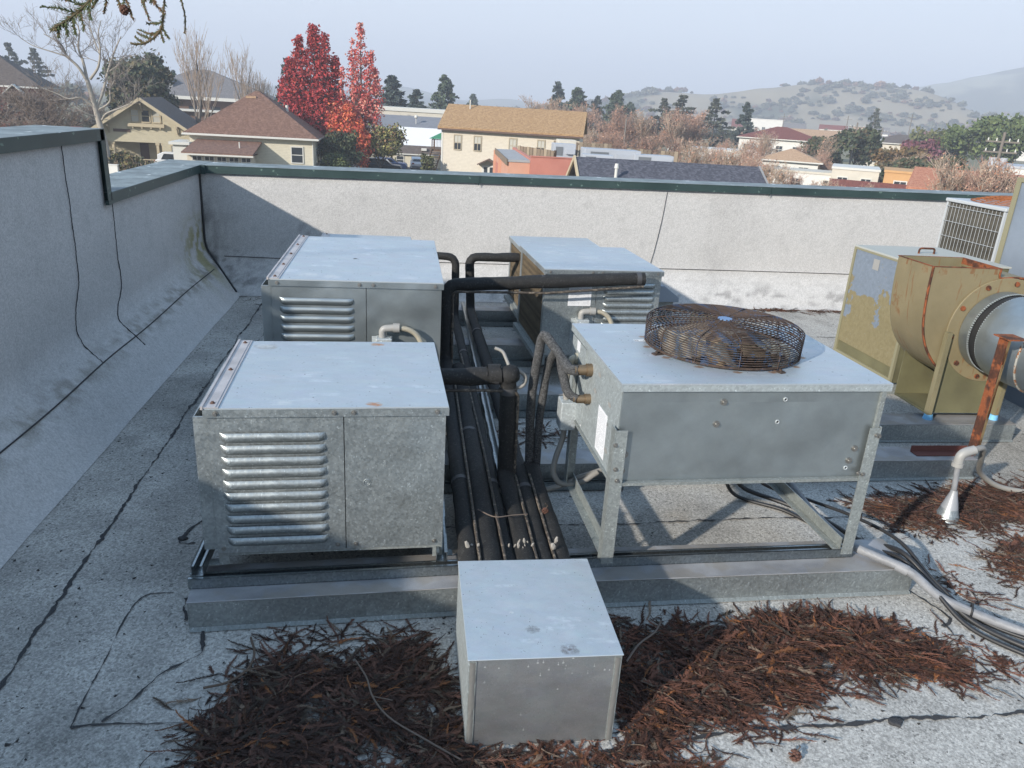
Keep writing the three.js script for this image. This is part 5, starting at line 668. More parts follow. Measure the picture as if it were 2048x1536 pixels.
roofUnit('wide low grey rooftop unit on the salmon building', 12.6, -57.6, 4.2, .95, 2.2, -.05); roofUnit('pale rooftop unit beside the board screen nearest the plant', 10.6, -59.6, 1.7, 1.1, 1.6, -.05); roofUnit('long pale rooftop unit at the far end of the salmon roof', 16.2, -56.9, 2.9, .75, 1.6, -.1); roofUnit('small cream rooftop unit with dark hood', 11.2, -61.0, 1.4, 1.35, 1.2, 0, B.offwhite); roofUnit('small pale rooftop unit in front of the wide low one', 11.9, -55.0, 2.2, .68, 1.2, -.1);
// dark shingle roof just across the street
{
  const t = house('dark_roof_house', 'building with a dark grey shingle gable roof and pale barge boards across the street', [9.3, -45.1], -3);
  obj('roof', gableRoof(0, 10.95, -7.2, 7.2, 2.4, 6.0, .14), B.rDark, t, true); obj('wall', box(.5, 10.4, 0, 2.9, -6, 6), B.cream, t);
  const gs = new THREE.Shape([[-6, 2.4], [6, 2.4], [0, 5.4]].map((p) => new THREE.Vector2(...p))); obj('gable_wall', new THREE.ExtrudeGeometry(gs, { depth: .15, bevelEnabled: false }).rotateY(PI / 2).translate(.5, 0, 0), B.yellow, t);
  obj('barge_board', [bar([-.03, 2.3, 7.2], [-.03, 5.95, 0], .10, .26), bar([-.03, 2.3, -7.2], [-.03, 5.95, 0], .10, .26)], B.trimCream, t); obj('barge_board', [bar([10.98, 2.3, 7.2], [10.98, 5.95, 0], .10, .2)], B.greyWall, t);
  obj('vent_pipe', [rod([2.1, 4.9, 1.9], [2.1, 5.75, 1.9], .09, .09, 12), rod([2.1, 5.6, 1.9], [2.1, 5.85, 1.9], .14, .10, 12), rod([2.1, 4.85, 1.9], [2.1, 5.1, 1.9], .24, .10, 12)], B.trim, t);
}
// white and grey buildings past the parking lot
{ const t = house('white_roof_building', 'low building with a bright white sloped roof and brown eave past the parked cars', [-2.2, -108.5], -2); obj('white_roof', [uvSlope(quad([0, 2.75, 0], [6.8, 2.75, 0], [6.8, 4.95, -3.5], [0, 4.95, -3.5])), quad([0, 2.75, 0], [0, 4.95, -3.5], [0, 2.75, -3.5], [0, 2.74, -.01])], B.membrane, t, true); obj('brown_roof', uvSlope(quad([-3, 1.75, 1.5], [7, 1.75, 1.5], [7, 2.74, .02], [-3, 2.74, .02])), B.rTaupe, t, true); obj('skylight', box(3.4, 4.1, 2.2, 2.5, .7, 1.2), B.trim, t); obj('wall', [box(-3, 7, 0, 2.6, -6, .0), box(-3, 7, 0, 1.7, .01, 1.2)], B.cream, t); obj('gutter', box(-3, 7, 1.6, 1.74, 1.4, 1.55), B.trim, t); win(t, .6, .9, 1.205, .9, .9); win(t, 4.4, .9, 1.205, .9, .9); }
{ const t = house('grey_roof_building', 'long low building with a plain grey sloped roof behind the white roof', [-8, -122], -2.5); obj('roof', [...gableRoof(0, 15, -10, 0, 4.4, 6.15, .2)], B.rGreyFlat, t, true); obj('wall', box(.3, 14.7, 0, 4.5, -9.6, -.4), B.offwhite, t); win(t, 5, 2.6, -.395, 1.2, 1.1); obj('vent_pipe', [rod([8.4, 4.8, -2], [8.4, 6.0, -2], .06, .06, 8), new THREE.SphereGeometry(.28, 10, 8).translate(8.4, 6.1, -2)], B.trim, t); }
{ const t = house('long_white_building', 'long pale flat roofed building beyond the grey roof', [-8, -158], -4); obj('wall', box(0, 40, 0, 6.3, -10, 0), B.offwhite, t); obj('fascia', box(-.2, 40.2, 6.31, 7.0, -10.2, .2), B.trim, t); for (let i = 0; i < 8; i++) win(t, 3 + i * 4.2, 4.8, .0, 1.8, 1.2, B.greyWall); }
// right-hand part of town
function plainHouse(name, label, [x, z], turn, w, d, h, rise, wall, roof, kind = 'hip', wins = 3) { const t = house(name, label, [x, z], turn); obj('wall', box(0, w, 0, h, -d, 0), wall, t); if (kind === 'hip') { const r = hipRoof(-.6, w + .6, -d - .6, .6, h, h + rise, Math.min(d, w) / 2, w - Math.min(d, w) / 2, -d / 2 - .05, -d / 2 + .05); obj('roof', r.slopes, roof, t, true); obj('fascia', r.fascia, B.trim, t); } else if (kind === 'gable') obj('roof', gableRoof(-.5, w + .5, -d - .6, .6, h - .1, h + rise, .2), roof, t, true); else { obj('parapet_cap', [box(-.1, w + .1, h + .001, h + .25, -d, .1)], roof, t); } for (let i = 0; i < wins; i++) win(t, w * (i + .5) / wins, h * .62, .0, Math.min(1.2, w / wins * .4), Math.min(1.3, h * .3), B.trim, { mull: true }); return t; }
plainHouse('red_roof_house', 'broad white house with a dark red hipped roof', [66.2, -157], -25, 16, 14, 5.3, 2.3, B.white, B.rRed, 'hip', 5);
plainHouse('sand_roof_house', 'small white house with a sand coloured hipped roof', [49.5, -108], -27, 7.5, 7, 3.5, 1.5, B.white, B.rSand, 'hip', 2);
plainHouse('white_box_building', 'plain white flat building behind bare trees', [37.5, -105.5], -22, 8.2, 8, 4.3, 0, B.white, B.trim, 'flat', 0);
plainHouse('low_white_building', 'low long white building in front of the sand roofed house', [41, -93], -25, 15, 6, 2.9, 0, B.white, B.offwhite, 'flat', 4);
plainHouse('long_brown_roof_house', 'long building with a brown grey hipped roof and dark posts', [103, -172], -34, 16, 12, 5.5, 1.9, B.offwhite, B.rTaupe, 'hip', 6);
plainHouse('tan_roof_house', 'building with a plain tan roof behind the dark oak', [92, -192], -30, 14, 10, 5.6, 1.6, B.offwhite, B.rSand, 'gable', 2);
plainHouse('cream_shop', 'cream shop front beside the orange shop, with a red brown awning', [48.0, -86], -30, 5.0, 8, 3.85, 0, B.offwhite, B.trim, 'flat', 2);
plainHouse('orange_shop', 'orange shop front with stepped parapet among bare trees', [52.4, -82.6], -32, 7.0, 8, 3.95, 0, B.orange, B.orange, 'flat', 2);
plainHouse('clay_roof_house', 'building with a terracotta tile roof near the transformer pole', [45.2, -66.5], -38, 9, 9, 3.8, 1.5, B.salmonPale, B.rClay, 'gable', 2);
plainHouse('pale_blue_store', 'pale flat store building beyond the transformer pole', [62, -79], -38, 12, 9, 5.3, 0, B.white, B.plant, 'flat', 0);
plainHouse('far_white_block', 'far white block with banded windows at the foot of the hill', [128, -300], -25, 14, 10, 9, 0, B.white, B.white, 'flat', 5);
plainHouse('hidden_white_house', 'white gabled house glimpsed between the cedars', [62, -190], -18, 8, 8, 6.5, 2, B.white, B.rGrey, 'gable', 2);
tag(obj('shop_awning', [quad([0, 3.1, 0], [10.4, 3.1, 0], [10.4, 2.4, 1.6], [0, 2.4, 1.6]), quad([0, 2.4, 1.6], [10.4, 2.4, 1.6], [10.4, 2.2, 1.6], [0, 2.2, 1.6])].map((g) => g.rotateY(-31 * PI / 180).translate(47.6, GY - .3, -85.4)), B.rRed), 'long red brown awning along the orange and cream shop fronts', 'awning');
tag(obj('garden_wall', [box(0, 3.2, 0, 1.5, -.2, 0), box(-.05, 3.25, 1.5, 1.56, -.25, .05)].map((g) => g.rotateY(-.15).translate(-29.4, GY, -75.2)), B.white), 'short white garden wall in front of the hedge', 'wall');
tag(obj('brick_pier', [box(0, .9, 0, 3.9, -.9, 0), box(-.1, 1, 3.9, 4.1, -1, .1)].map((g) => g.translate(-33.6, GY, -84)), B.redBrick), 'red brick pier beside the bare sycamore', 'pier');

// ---------------------------------------------------------------- cars
function car(label, [x, z], turn, paint, tall = 1) {
  const t = thing('parked_car', label, 'car', [x, GY + .02, z], turn * PI / 180);
  const P = (pts, w, bev) => { const g = prism(pts, w, bev); return g.translate(0, 0, -w / 2); };
  obj('body', P([[-2.25, .38], [2.2, .38], [2.28, .62], [2.15, .92], [1.25, 1.0], [-2.1, 1.05], [-2.3, .8]], 1.62, .06), paint, t);
  obj('cabin', P([[-2.0, 1.02], [1.15, .98], [.45, 1.45 * tall], [-1.45, 1.5 * tall], [-1.95, 1.3 * tall]], 1.40, .05), paint, t);
  obj('side_window', [P([[-1.7, 1.07], [.85, 1.06], [.38, 1.38 * tall], [-1.35, 1.42 * tall]], 1.525, .0)], B.glass, t);
  obj('windscreen', [quad([1.20, 1.06, -.66], [1.20, 1.06, .66], [.56, 1.42 * tall, .6], [.56, 1.42 * tall, -.6])], B.glass, t); obj('rear_window', [quad([-2.07, 1.1, -.6], [-2.07, 1.1, .6], [-1.93, 1.38 * tall, .55], [-1.93, 1.38 * tall, -.55]).translate(-.04, 0, 0)], B.glass, t);
  for (const a of [-1.4, 1.4]) for (const s of [-1, 1]) { const w = obj('wheel', rod([a, .33, s * .72], [a, .33, s * .87], .33, .33, 18), M.cableBlack, t); obj('rim', rod([a, .33, s * .86], [a, .33, s * .885], .2, .19, 12), B.plant, w); }
  for (const s of [-.6, .6]) { obj('headlight', box(2.24, 2.33, .68, .82, s - .16, s + .16), B.plant, t); obj('tail_light', box(-2.37, -2.28, .8, .98, s - .14, s + .14), B.redBrick, t); }
  obj('bumper', [box(2.25, 2.36, .36, .56, -.8, .8), box(-2.38, -2.28, .36, .58, -.8, .8)], B.plantDark, t); return t;
}
const pw = std({ color: lin(.6, .6, .6), roughness: .25 }), pk = std({ color: lin(.02, .021, .025), roughness: .2 }), pb = std({ color: lin(.10, .15, .30), roughness: .25 });
car('white sport utility vehicle parked between the hedge and the hipped house', [-24.6, -88.2], 4, pw, 1.2); car('black station wagon parked behind the yellow green tree', [-3.6, -96.5], -4, pk, 1.1); car('white car facing away beside the wooden stair', [.6, -104], 92, pw, 1.05); car('blue car parked behind the black station wagon', [-3.0, -100.5], -4, pb); car('white pickup behind the brown shrubs near the brick pier', [-37.5, -94], 10, pw, 1.15); car('white car at the far end of the brown shrubs', [-44.2, -90], 10, pw, 1.1);

// ---------------------------------------------------------------- trees
function frusta(list, sides) { // list of [a, b, ra, rb] into one geometry
  const pos = [], nor = [], id = []; const d = V(), u = V(), w = V(), n = V();
  for (const [a, b, ra, rb] of list) { d.subVectors(b, a).normalize(); u.set(1, 0, 0); if (Math.abs(d.x) > .8) u.set(0, 0, 1); w.crossVectors(d, u).normalize(); u.crossVectors(w, d); const s = pos.length / 3; for (let i = 0; i <= sides; i++) { const q = i / sides * 2 * PI, c = Math.cos(q), e = Math.sin(q); n.set(u.x * c + w.x * e, u.y * c + w.y * e, u.z * c + w.z * e); pos.push(a.x + n.x * ra, a.y + n.y * ra, a.z + n.z * ra, b.x + n.x * rb, b.y + n.y * rb, b.z + n.z * rb); nor.push(n.x, n.y, n.z, n.x, n.y, n.z); } for (let i = 0; i < sides; i++) { const k = s + i * 2; id.push(k, k + 2, k + 3, k, k + 3, k + 1); } }
  const g = new THREE.BufferGeometry(); g.setAttribute('position', new THREE.Float32BufferAttribute(pos, 3)); g.setAttribute('normal', new THREE.Float32BufferAttribute(nor, 3)); g.setAttribute('uv', new THREE.Float32BufferAttribute(new Float32Array(pos.length / 3 * 2), 2)); g.setIndex(id); return g;
}
function branching(seed, { H, trunk, r0, up = .35, spread = .7, levels = 5, kids = 3, ratio = .68, wander = .25, start = .35, lean = 0, min = .012, first }) { // a woody skeleton; returns segments by level and the twig tips
  const r = rng(seed), segs = [], tips = [];
  const grow = (p, d, len, rad, lv) => {
    const n = lv < 2 ? 5 : 3; let q = p.clone(), dir = d.clone(); const pts = [[q.clone(), rad]];
    for (let i = 0; i < n; i++) { dir.add(V((r() - .5) * wander, (r() - .5) * wander * .6 + up * .09, (r() - .5) * wander)).normalize(); const e = q.clone().addScaledVector(dir, len / n), rb = Math.max(min * .6, rad * (1 - (i + 1) / n * .42)); segs.push([q.clone(), e, Math.max(min * .7, rad * (1 - i / n * .42)), rb, lv]); q = e; pts.push([q.clone(), rb]); }
    if (lv >= levels) { tips.push(q.clone()); return; }
    const k = lv === 0 ? (first ?? kids + 1) : kids + (r() < .3 ? 1 : 0);
    for (let i = 0; i < k; i++) { const t = lv === 0 ? lerp(start, 1, (i + r() * .6) / k) : lerp(.3, 1, (i + r()) / k), ix = Math.min(n, Math.max(1, Math.round(t * n))), [b, br] = pts[ix], az = i * 2.4 + r() * 1.6, out = V(Math.cos(az), 0, Math.sin(az)), nd = dir.clone().multiplyScalar(1 - spread * .6).addScaledVector(out, spread * (.6 + r() * .6)).add(V(0, up, 0)).normalize(); grow(b, nd, len * ratio * (.7 + r() * .5), Math.max(min, br * (.52 + r() * .18)), lv + 1); }
    if (lv < 3) grow(q, dir.clone(), len * ratio * .8, Math.max(min, rad * .55), lv + 1);
  };
  grow(V(0, 0, 0), V(lean, 1, 0).normalize(), trunk, r0, 0); let top = 0; for (const s of segs) top = Math.max(top, s[1].y); const k = H / top; for (const s of segs) { s[0].multiplyScalar(k); s[1].multiplyScalar(k); } for (const t of tips) t.multiplyScalar(k); return { segs, tips };
}
const bark = (r, g, b) => std({ color: lin(r, g, b), roughness: .95 });
function treeThing(name, label, [x, z], seed, o, barkM, twigM, group) {
  const { segs, tips } = branching(seed, o), t = thing(name, label, 'tree', [x, o.base ?? GY, z], 0, group);
  mesh('trunk', frusta(segs.filter((s) => s[4] < 2), 7), barkM, t); mesh('crown', frusta(segs.filter((s) => s[4] >= 2), 3), twigM ?? barkM, t); return { t, tips, segs };
}
// leaf-sized faces strewn round a set of points
function leaves(seed, centres, n, spread, size, cols, long = 1.5) {
  const r = rng(seed), pos = [], col = [], N = centres.length, a = V(), b = V(), c = V();
  for (let i = 0; i < n; i++) {
    const ci = Math.floor(r() * N), p = centres[ci], g = () => (r() + r() + r() - 1.5) * .8 * spread; c.set(p.x + g(), p.y + g() * .9, p.z + g()); a.set(r() - .5, r() - .5, r() - .5).normalize(); b.set(r() - .5, r() - .5, r() - .5).cross(a).normalize(); const s = size * (.6 + r() * .8); a.multiplyScalar(s * .5 * long); b.multiplyScalar(s * .5);
    pos.push(c.x - a.x, c.y - a.y, c.z - a.z, c.x + b.x, c.y + b.y, c.z + b.z, c.x + a.x, c.y + a.y, c.z + a.z, c.x - a.x, c.y - a.y, c.z - a.z, c.x + a.x, c.y + a.y, c.z + a.z, c.x - b.x, c.y - b.y, c.z - b.z);
    const q = cols[(ci * 7 + Math.floor(r() * 2.3)) % cols.length], k = .75 + r() * .5; for (let j = 0; j < 6; j++) col.push(q[0] * k, q[1] * k, q[2] * k);
  }
  const g = new THREE.BufferGeometry(); g.setAttribute('position', new THREE.Float32BufferAttribute(pos, 3)); g.setAttribute('color', new THREE.Float32BufferAttribute(col, 3)); g.setAttribute('uv', new THREE.Float32BufferAttribute(new Float32Array(pos.length / 3 * 2), 2)); g.computeVertexNormals(); return g;
}
M.leaf = new THREE.MeshPhysicalMaterial({ vertexColors: true, roughness: .8, side: THREE.DoubleSide, transmission: .25, thickness: 0 });
M.leafMatte = std({ vertexColors: true, roughness: .85 });
const palePlane = bark(.30, .27, .23), greyBark = bark(.16, .14, .12), brownBark = bark(.10, .075, .055), reddish = bark(.36, .235, .18), tanTwig = bark(.40, .31, .235);
// pale sycamore, bare
{ // limbs laid out one by one, twigs grown from them
  const t = thing('bare_sycamore', 'tall bare sycamore with pale forked limbs beside the bungalow', 'tree', [-28.9, GY, -80]), r = rng(12), L = [], T = [];
  const limb = (pts, r0, r1, tw = 0) => { const c = new THREE.CatmullRomCurve3(pts.map(([x, y, z]) => V(x, y + 3.2, z ?? 0))), n = 14; for (let i = 0; i < n; i++) L.push([c.getPoint(i / n), c.getPoint((i + 1) / n), lerp(r0, r1, i / n), lerp(r0, r1, (i + 1) / n)]); for (let i = 0; i < tw; i++) { const k = lerp(.30, 1, (i + r() * .6) / tw), p = c.getPoint(Math.min(1, k)), d = c.getTangent(Math.min(.99, k)), o = V(r() - .5, r() * .5 - .05, r() - .5).normalize(); sprout(p, d.multiplyScalar(.55).add(o).normalize(), 1.5 + r() * 1.3, lerp(r0, r1, k) * .45, 0); } };
  const sprout = (p, d, len, rad, lv) => { let q = p.clone(), dir = d.clone(); rad = Math.max(.017, rad); for (let i = 0; i < 4; i++) { dir.add(V((r() - .5) * .7, (r() - .42) * .6, (r() - .5) * .7)).normalize(); const e = q.clone().addScaledVector(dir, len / 4); T.push([q, e, Math.max(.014, rad * (1 - i * .12)), Math.max(.012, rad * (1 - (i + 1) * .12))]); q = e; if (lv < 2 && i > 0) for (let j = 0; j < (lv ? 1 : 2); j++) sprout(q, dir.clone().multiplyScalar(.5).add(V(r() - .5, r() * .6 - .15, r() - .5)).normalize(), len * (.42 + r() * .25), rad * .6, lv + 1); } };
  limb([[.15, -3.3], [.0, 0], [-.45, 3.1], [-.8, 5.4], [-1.2, 7.6]], .42, .24);
  limb([[-1.2, 7.5], [-1.85, 8.9, .3], [-2.9, 10.1, .5], [-3.3, 11.2, .6], [-4.9, 12.2, .9]], .20, .05, 9); limb([[-2.9, 10.0, .5], [-4.4, 10.4, .8], [-6.2, 10.9, 1.0], [-7.4, 11.6, 1.0]], .09, .03, 7);
  limb([[-1.2, 7.6], [-1.55, 9.6, -.4], [-1.95, 11, -.6], [-1.7, 13, -.8], [-2.4, 14.6, -1]], .19, .04, 9); limb([[-.85, 7.7], [.35, 9.1, .4], [.85, 11, .6], [.9, 12.6, .8], [1.4, 14.0, .9]], .16, .04, 9); limb([[.75, 10.4, .5], [-.1, 12.2, -.4], [-.4, 13.8, -.6], [-.2, 15.0, -.8]], .10, .03, 7);
  limb([[-.55, 4.6], [.1, 6.1, -.5], [.95, 8.7, -.8], [1.9, 11, -1.0], [2.7, 12.6, -1.2]], .20, .05, 9); limb([[.95, 8.6, -.8], [1.9, 9.3, -1], [2.6, 10.2, -1.2], [4.3, 10.7, -1.4]], .10, .03, 6);
  limb([[-.6, 4.5], [-1.9, 5.6, .6], [-3.1, 5.4, 1], [-4.2, 5.9, 1.2], [-5.6, 6.4, 1.4]], .15, .035, 8); limb([[-.4, 3.4], [-1.6, 4.0, .8], [-2.9, 4.9, 1.1]], .09, .03, 5); limb([[-.35, 4.3], [1.3, 5.4, .7], [1.5, 6.6, .9], [2.2, 7.8, 1.0]], .13, .035, 7); limb([[-.1, 3.2], [.8, 4.0, .9], [2.7, 4.8, 1.2], [4.1, 5.6, 1.3], [4.5, 7.4, 1.4]], .13, .03, 8);
  t.scale.setScalar(.79); mesh('trunk', frusta(L, 7), palePlane, t); mesh('crown', frusta(T, 3), bark(.26, .22, .19), t);
}
for (const [x, z, H, s, l] of [[-25.6, -101.5, 16, 21, 'tall slender bare poplar behind the bungalow roof'], [-22.0, -112.5, 15, 22, 'wispy bare poplar behind the hipped house'], [-19.8, -114, 12, 24, 'shorter wispy bare poplar nearest the dark conifer']]) treeThing('bare_poplar', l, [x, z], s, { H, trunk: 5, r0: .20, levels: 4, kids: 3, first: 8, spread: .46, up: .62, ratio: .66, wander: .24, start: .15, min: .019 }, greyBark, tanTwig);
// brown leafless shrubs on the left
{ const a = treeThing('brown_shrub', 'broad tangled brown shrub beside the bare sycamore', [-37, -91], 31, { H: 8.4, trunk: 1.8, r0: .2, levels: 5, kids: 3, first: 7, spread: .85, up: .25, ratio: .76, wander: .6, start: .3, min: .028 }, greyBark, bark(.20, .155, .125), 'tangled brown shrubs behind the tall parapet'); copy(a.t, [-42.5, GY, -94], 2.1, 'brown shrub in the middle of the row beside the brown roofed house'); copy(a.t, [-33.5, GY, -93.5], 4.0, 'smaller brown shrub close to the brick pier', .82); copy(a.t, [-46.5, GY, -96], 1.1, 'brown shrub against the brown roofed house', .95); }
// broadleaf crowns
function crownTree(name, label, [x, z], seed, { H, R, base = .25, n = 9000, size = .34, cols, spread = .9, sk = {}, mat = M.leafMatte, wood = brownBark, drop = 0 }, group) {
  const { t, tips } = treeThing(name, label, [x, z], seed, { H, trunk: H * .4, r0: H * .022, levels: 4, kids: 3, first: 6, spread: .7, up: .4, ratio: .66, wander: .3, start: .35, min: .02, ...sk }, wood, wood, group);
  let c = tips.filter((p) => p.y > H * base); if (R) c.forEach((p) => { const q = Math.hypot(p.x, p.z), k = q > 0 ? Math.min(R * 1.05, q * (R / (H * .38))) / q : 1; p.x *= k; p.z *= k; }); if (drop) { const r = rng(seed + 1); c = c.filter(() => r() > drop); } mesh('leaves', leaves(seed + 5, c, n, spread, size, cols), mat, t); return t;
}
const darkGreens = [[.035, .05, .022], [.05, .065, .028], [.075, .085, .04], [.025, .038, .018], [.09, .07, .035]], olive = [[.09, .10, .035], [.12, .12, .045], [.07, .075, .03]], reds = [[.37, .020, .026], [.46, .038, .036], [.27, .013, .02], [.50, .065, .045], [.33, .024, .03]], redOrange = [[.60, .12, .06], [.66, .18, .06], [.50, .05, .04], [.62, .26, .12]], pinks = [[.56, .10, .09], [.64, .19, .15], [.48, .06, .06], [.66, .30, .22]];
// upright red maples: limbs close to the stem
function redMaple(label, [x, z], seed, H, parts) { // parts: vertical plumes [dx, y0, y1, radius, dz]
  const t = thing('red_maple', label, 'tree', [x, GY, z], 0, 'maples in red autumn leaf'); if (H > 10) t.scale.setScalar(.97); const r = rng(seed), S = [], C = [];
  S.push([V(0, 0, 0), V(.05, H * .3, 0), .26, .2], [V(.05, H * .3, 0), V(0, H * .92, 0), .2, .03]);
  for (const [dx, y0, y1, R, dz, w] of parts) { const m = V(dx, lerp(y0, y1, .3), dz ?? 0); S.push([V(0, y0 * .7, 0), m, .09, .06], [m, V(dx * 1.05, y1, dz ?? 0), .06, .012]); const n = Math.round((y1 - y0) * R * 34 * (w ?? 1)); for (let i = 0; i < n; i++) { const k = Math.pow(r(), .85), q = r() * 2 * PI, rr = R * Math.sqrt(r()) * Math.min(1, (1 - k) * 2.2 + .10) * (.55 + .45 * Math.min(1, k * 5 + .2)); const p = V(dx + Math.cos(q) * rr, lerp(y0, y1, k), (dz ?? 0) + Math.sin(q) * rr); C.push(p); if (i % 4 === 0) S.push([V(dx * .9, p.y - rr * .8 - .3, (dz ?? 0) * .9), p, .028, .012]); } }
  mesh('trunk', frusta(S.slice(0, 2), 8), greyBark, t); mesh('branches', frusta(S.slice(2), 3), greyBark, t); return { t, C };
}
{ const a = redMaple('dense deep red maple in full autumn leaf beside the hipped house', [-10.5, -92.6], 3, 15.8, [[-.3, 3.2, 15.8, 1.9], [-1.9, 4, 14.6, 1.25, .3], [-3.0, 4.0, 12.2, 1.5], [.9, 3.5, 15.2, 1.1, .5], [2.0, 3.0, 12.8, 1.2], [2.6, 2.6, 8.8, 1.9, .5], [-2.4, 3, 9, 1.9, .8], [3.6, 2.4, 7.2, 1.5], [0, 3, 9, 2.4, 1]]); mesh('leaves', leaves(8, a.C.filter((p) => p.x < 1.9 || p.y > 5.5), 17000, .46, .23, reds), M.leaf, a.t); mesh('orange_leaves', leaves(9, a.C.filter((p) => p.x >= 1.2 && p.y < 8), 5200, .5, .22, redOrange), M.leaf, a.t); }
{ const a = redMaple('sparse pinkish red maple with its stem showing, right beside the deep red one', [-5.7, -91.2], 5, 16.3, [[0, 5, 16.3, 1.0, 0, .8], [1.1, 6.0, 13.6, .9, .2, .9], [-.9, 7, 14.6, .7, 0, .7], [1.7, 5.5, 11.6, .8, 0, .9], [-2.0, 6.5, 11.8, .5, .2, .4], [.6, 4.2, 9, 1.5, .4, .6]]); mesh('leaves', leaves(18, a.C, 5000, .36, .19, pinks), M.leaf, a.t); }
{ const a = redMaple('low orange red maple limbs spreading between the hipped house and the yellow green tree', [-7.0, -89.5], 7, 7.2, [[0, 2, 7.6, 1.3], [-1.4, 2.4, 6.4, 1.2], [1.2, 1.6, 6.0, 1.3], [1.4, 1.0, 4.6, .9]]); mesh('leaves', leaves(28, a.C, 4200, .4, .20, [...redOrange, ...reds.slice(0, 3)]), M.leaf, a.t); }
crownTree('magnolia_tree', 'rounded dark evergreen magnolia behind the bare sycamore', [-37.0, -112], 41, { H: 11.8, R: 5.6, n: 15000, size: .38, spread: 1.25, base: .12, cols: [...darkGreens, [.14, .12, .06]] });
crownTree('yellow_green_tree', 'small rounded yellow green tree above the black station wagon', [-3.7, -91.5], 43, { H: 5.6, R: 2.6, n: 6500, size: .19, spread: .65, base: .42, cols: [[.26, .25, .08], [.32, .29, .11], [.15, .16, .06], [.20, .12, .06], [.13, .13, .08]] });
crownTree('dark_bush', 'dark green rounded bush beside the hipped house', [-7.2, -86.5], 45, { H: 4.7, R: 2.2, n: 6500, size: .2, spread: .7, base: .02, cols: darkGreens, sk: { trunk: .8, start: .1 } });
crownTree('low_green_bush', 'low brighter green bush in front of the dark green bush', [-8.2, -84.2], 46, { H: 2.7, R: 1.9, n: 4500, size: .17, spread: .55, base: .02, cols: [[.08, .10, .03], [.12, .14, .04], [.05, .07, .025]], sk: { trunk: .5, start: .1 } });
crownTree('stair_shrub', 'small upright green shrub at the foot of the wooden stair', [1.6, -88.5], 47, { H: 2.9, R: .8, n: 1800, size: .17, spread: .4, base: .02, cols: olive, sk: { trunk: .5, start: .1 } });
{ const c = [], r = rng(49); for (let i = 0; i < 260; i++) { const u = r(); c.push(V(lerp(0, 7.6, u), .3 + r() * 1.9 * (.7 + .3 * Math.sin(u * 5)), (r() - .5) * 2.2)); } const t = thing('hedge', 'clipped brown green hedge between the garden wall and the white vehicle', 'hedge', [-31.4, GY, -80.8], -.1); mesh('leaves', leaves(50, c, 11000, .4, .17, [[.08, .085, .03], [.12, .11, .04], [.15, .09, .04], [.05, .055, .025], [.17, .14, .05]]), M.leafMatte, t); const S = []; for (let i = 0; i < 50; i++) { const x = r() * 7.6; S.push([V(x, 0, .8), V(x + (r() - .5) * 1.2, 1.2 + r() * .6, 1.1 + r() * .3), .03, .015]); } mesh('stems', frusta(S, 3), tanTwig, t); }
// conifers: whorls of drooping boughs set with needle tufts
function coniferGeo(seed, H, R, { boughs = 11, whorls = 20, droop = .28, tuft = .55, n = 10, cone = .85, bare = .08, cols, gap = 0 }) {
  const r = rng(seed), S = [[V(0, 0, 0), V(0, H * .55, 0), H * .020, H * .011], [V(0, H * .55, 0), V(0, H * .99, 0), H * .011, .02]], C = [];
  for (let w = 0; w < whorls; w++) { const k = (w + .5) / whorls, y = lerp(H * bare, H * .98, k), L = R * Math.pow(1 - k, cone) * (.75 + r() * .45) + .15; for (let b = 0; b < boughs * (1 - k * .55); b++) { if (r() < gap) continue; const q = r() * 2 * PI, l = L * (.65 + r() * .5), e = V(Math.cos(q) * l, y - l * droop + l * l * .015, Math.sin(q) * l); S.push([V(0, y, 0), e, .035, .012]); for (let i = 1; i <= n; i++) { const t = Math.sqrt(i / n); C.push(V(e.x * t + (r() - .5) * .25, lerp(y, e.y, t * t * .5 + t * .5) + (r() - .6) * .22, e.z * t + (r() - .5) * .25)); } } }
  return { wood: frusta(S, 4), leaf: leaves(seed + 1, C, Math.round(C.length * 2.4), .22, tuft, cols, 1.9) };
}
const blueGreen = [[.045, .065, .055], [.065, .085, .07], [.035, .05, .045]], midGreen = [[.06, .085, .05], [.08, .105, .06], [.045, .065, .04]];
const CG = { dark: coniferGeo(61, 15, 5.0, { cols: blueGreen, whorls: 17, droop: .14, gap: .12 }), full: coniferGeo(62, 16, 4.9, { cols: midGreen, cone: .55, whorls: 22, boughs: 13, droop: .15 }), cedar: coniferGeo(63, 15, 6.6, { cols: [[.06, .07, .05], [.09, .095, .065], [.045, .055, .04]], whorls: 14, droop: .05, gap: .2 }) };
function conifer(kind, label, [x, z], H, turn = 0, wide = 1, group) { const t = thing('conifer_tree', label, 'tree', [x, GY, z], turn, group), k = H / (kind === 'full' ? 16 : 15); t.scale.set(k * wide, k, k * wide); mesh('trunk', CG[kind].wood, brownBark, t); mesh('crown', CG[kind].leaf, M.leafMatte, t); return t; }
conifer('dark', 'dark blue green conifer half hidden by the deep red maple', [-18.9, -129], 13.6, .4);
conifer('dark', 'broad dark conifer beyond the pinkish maple', [-4.4, -170], 13.2, 1.2, 1.6); conifer('dark', 'slimmer dark conifer standing against the broad dark one', [.6, -168], 10.8, 2.0, 1.4); conifer('full', 'hazy green conifer between the two maples', [-9.8, -150], 10.5, 2.5, 1.2);
conifer('full', 'dense rounded green conifer behind the end of the tan roof', [7.2, -190], 14.6, .8, .95);
[[38.6, -217, 15.6], [44.0, -216, 14.4], [49.2, -215, 12.6], [54.2, -213, 14.3]].forEach(([x, z, h], i) => conifer(i % 2 ? 'full' : 'dark', ['tallest conifer at the tan roof end of the row above bare trees', 'feathery conifer second in the row above bare trees', 'shortest conifer in the row above bare trees', 'broad conifer at the hill end of the row above bare trees'][i], [x, z], h, i * 1.3, 1.15));
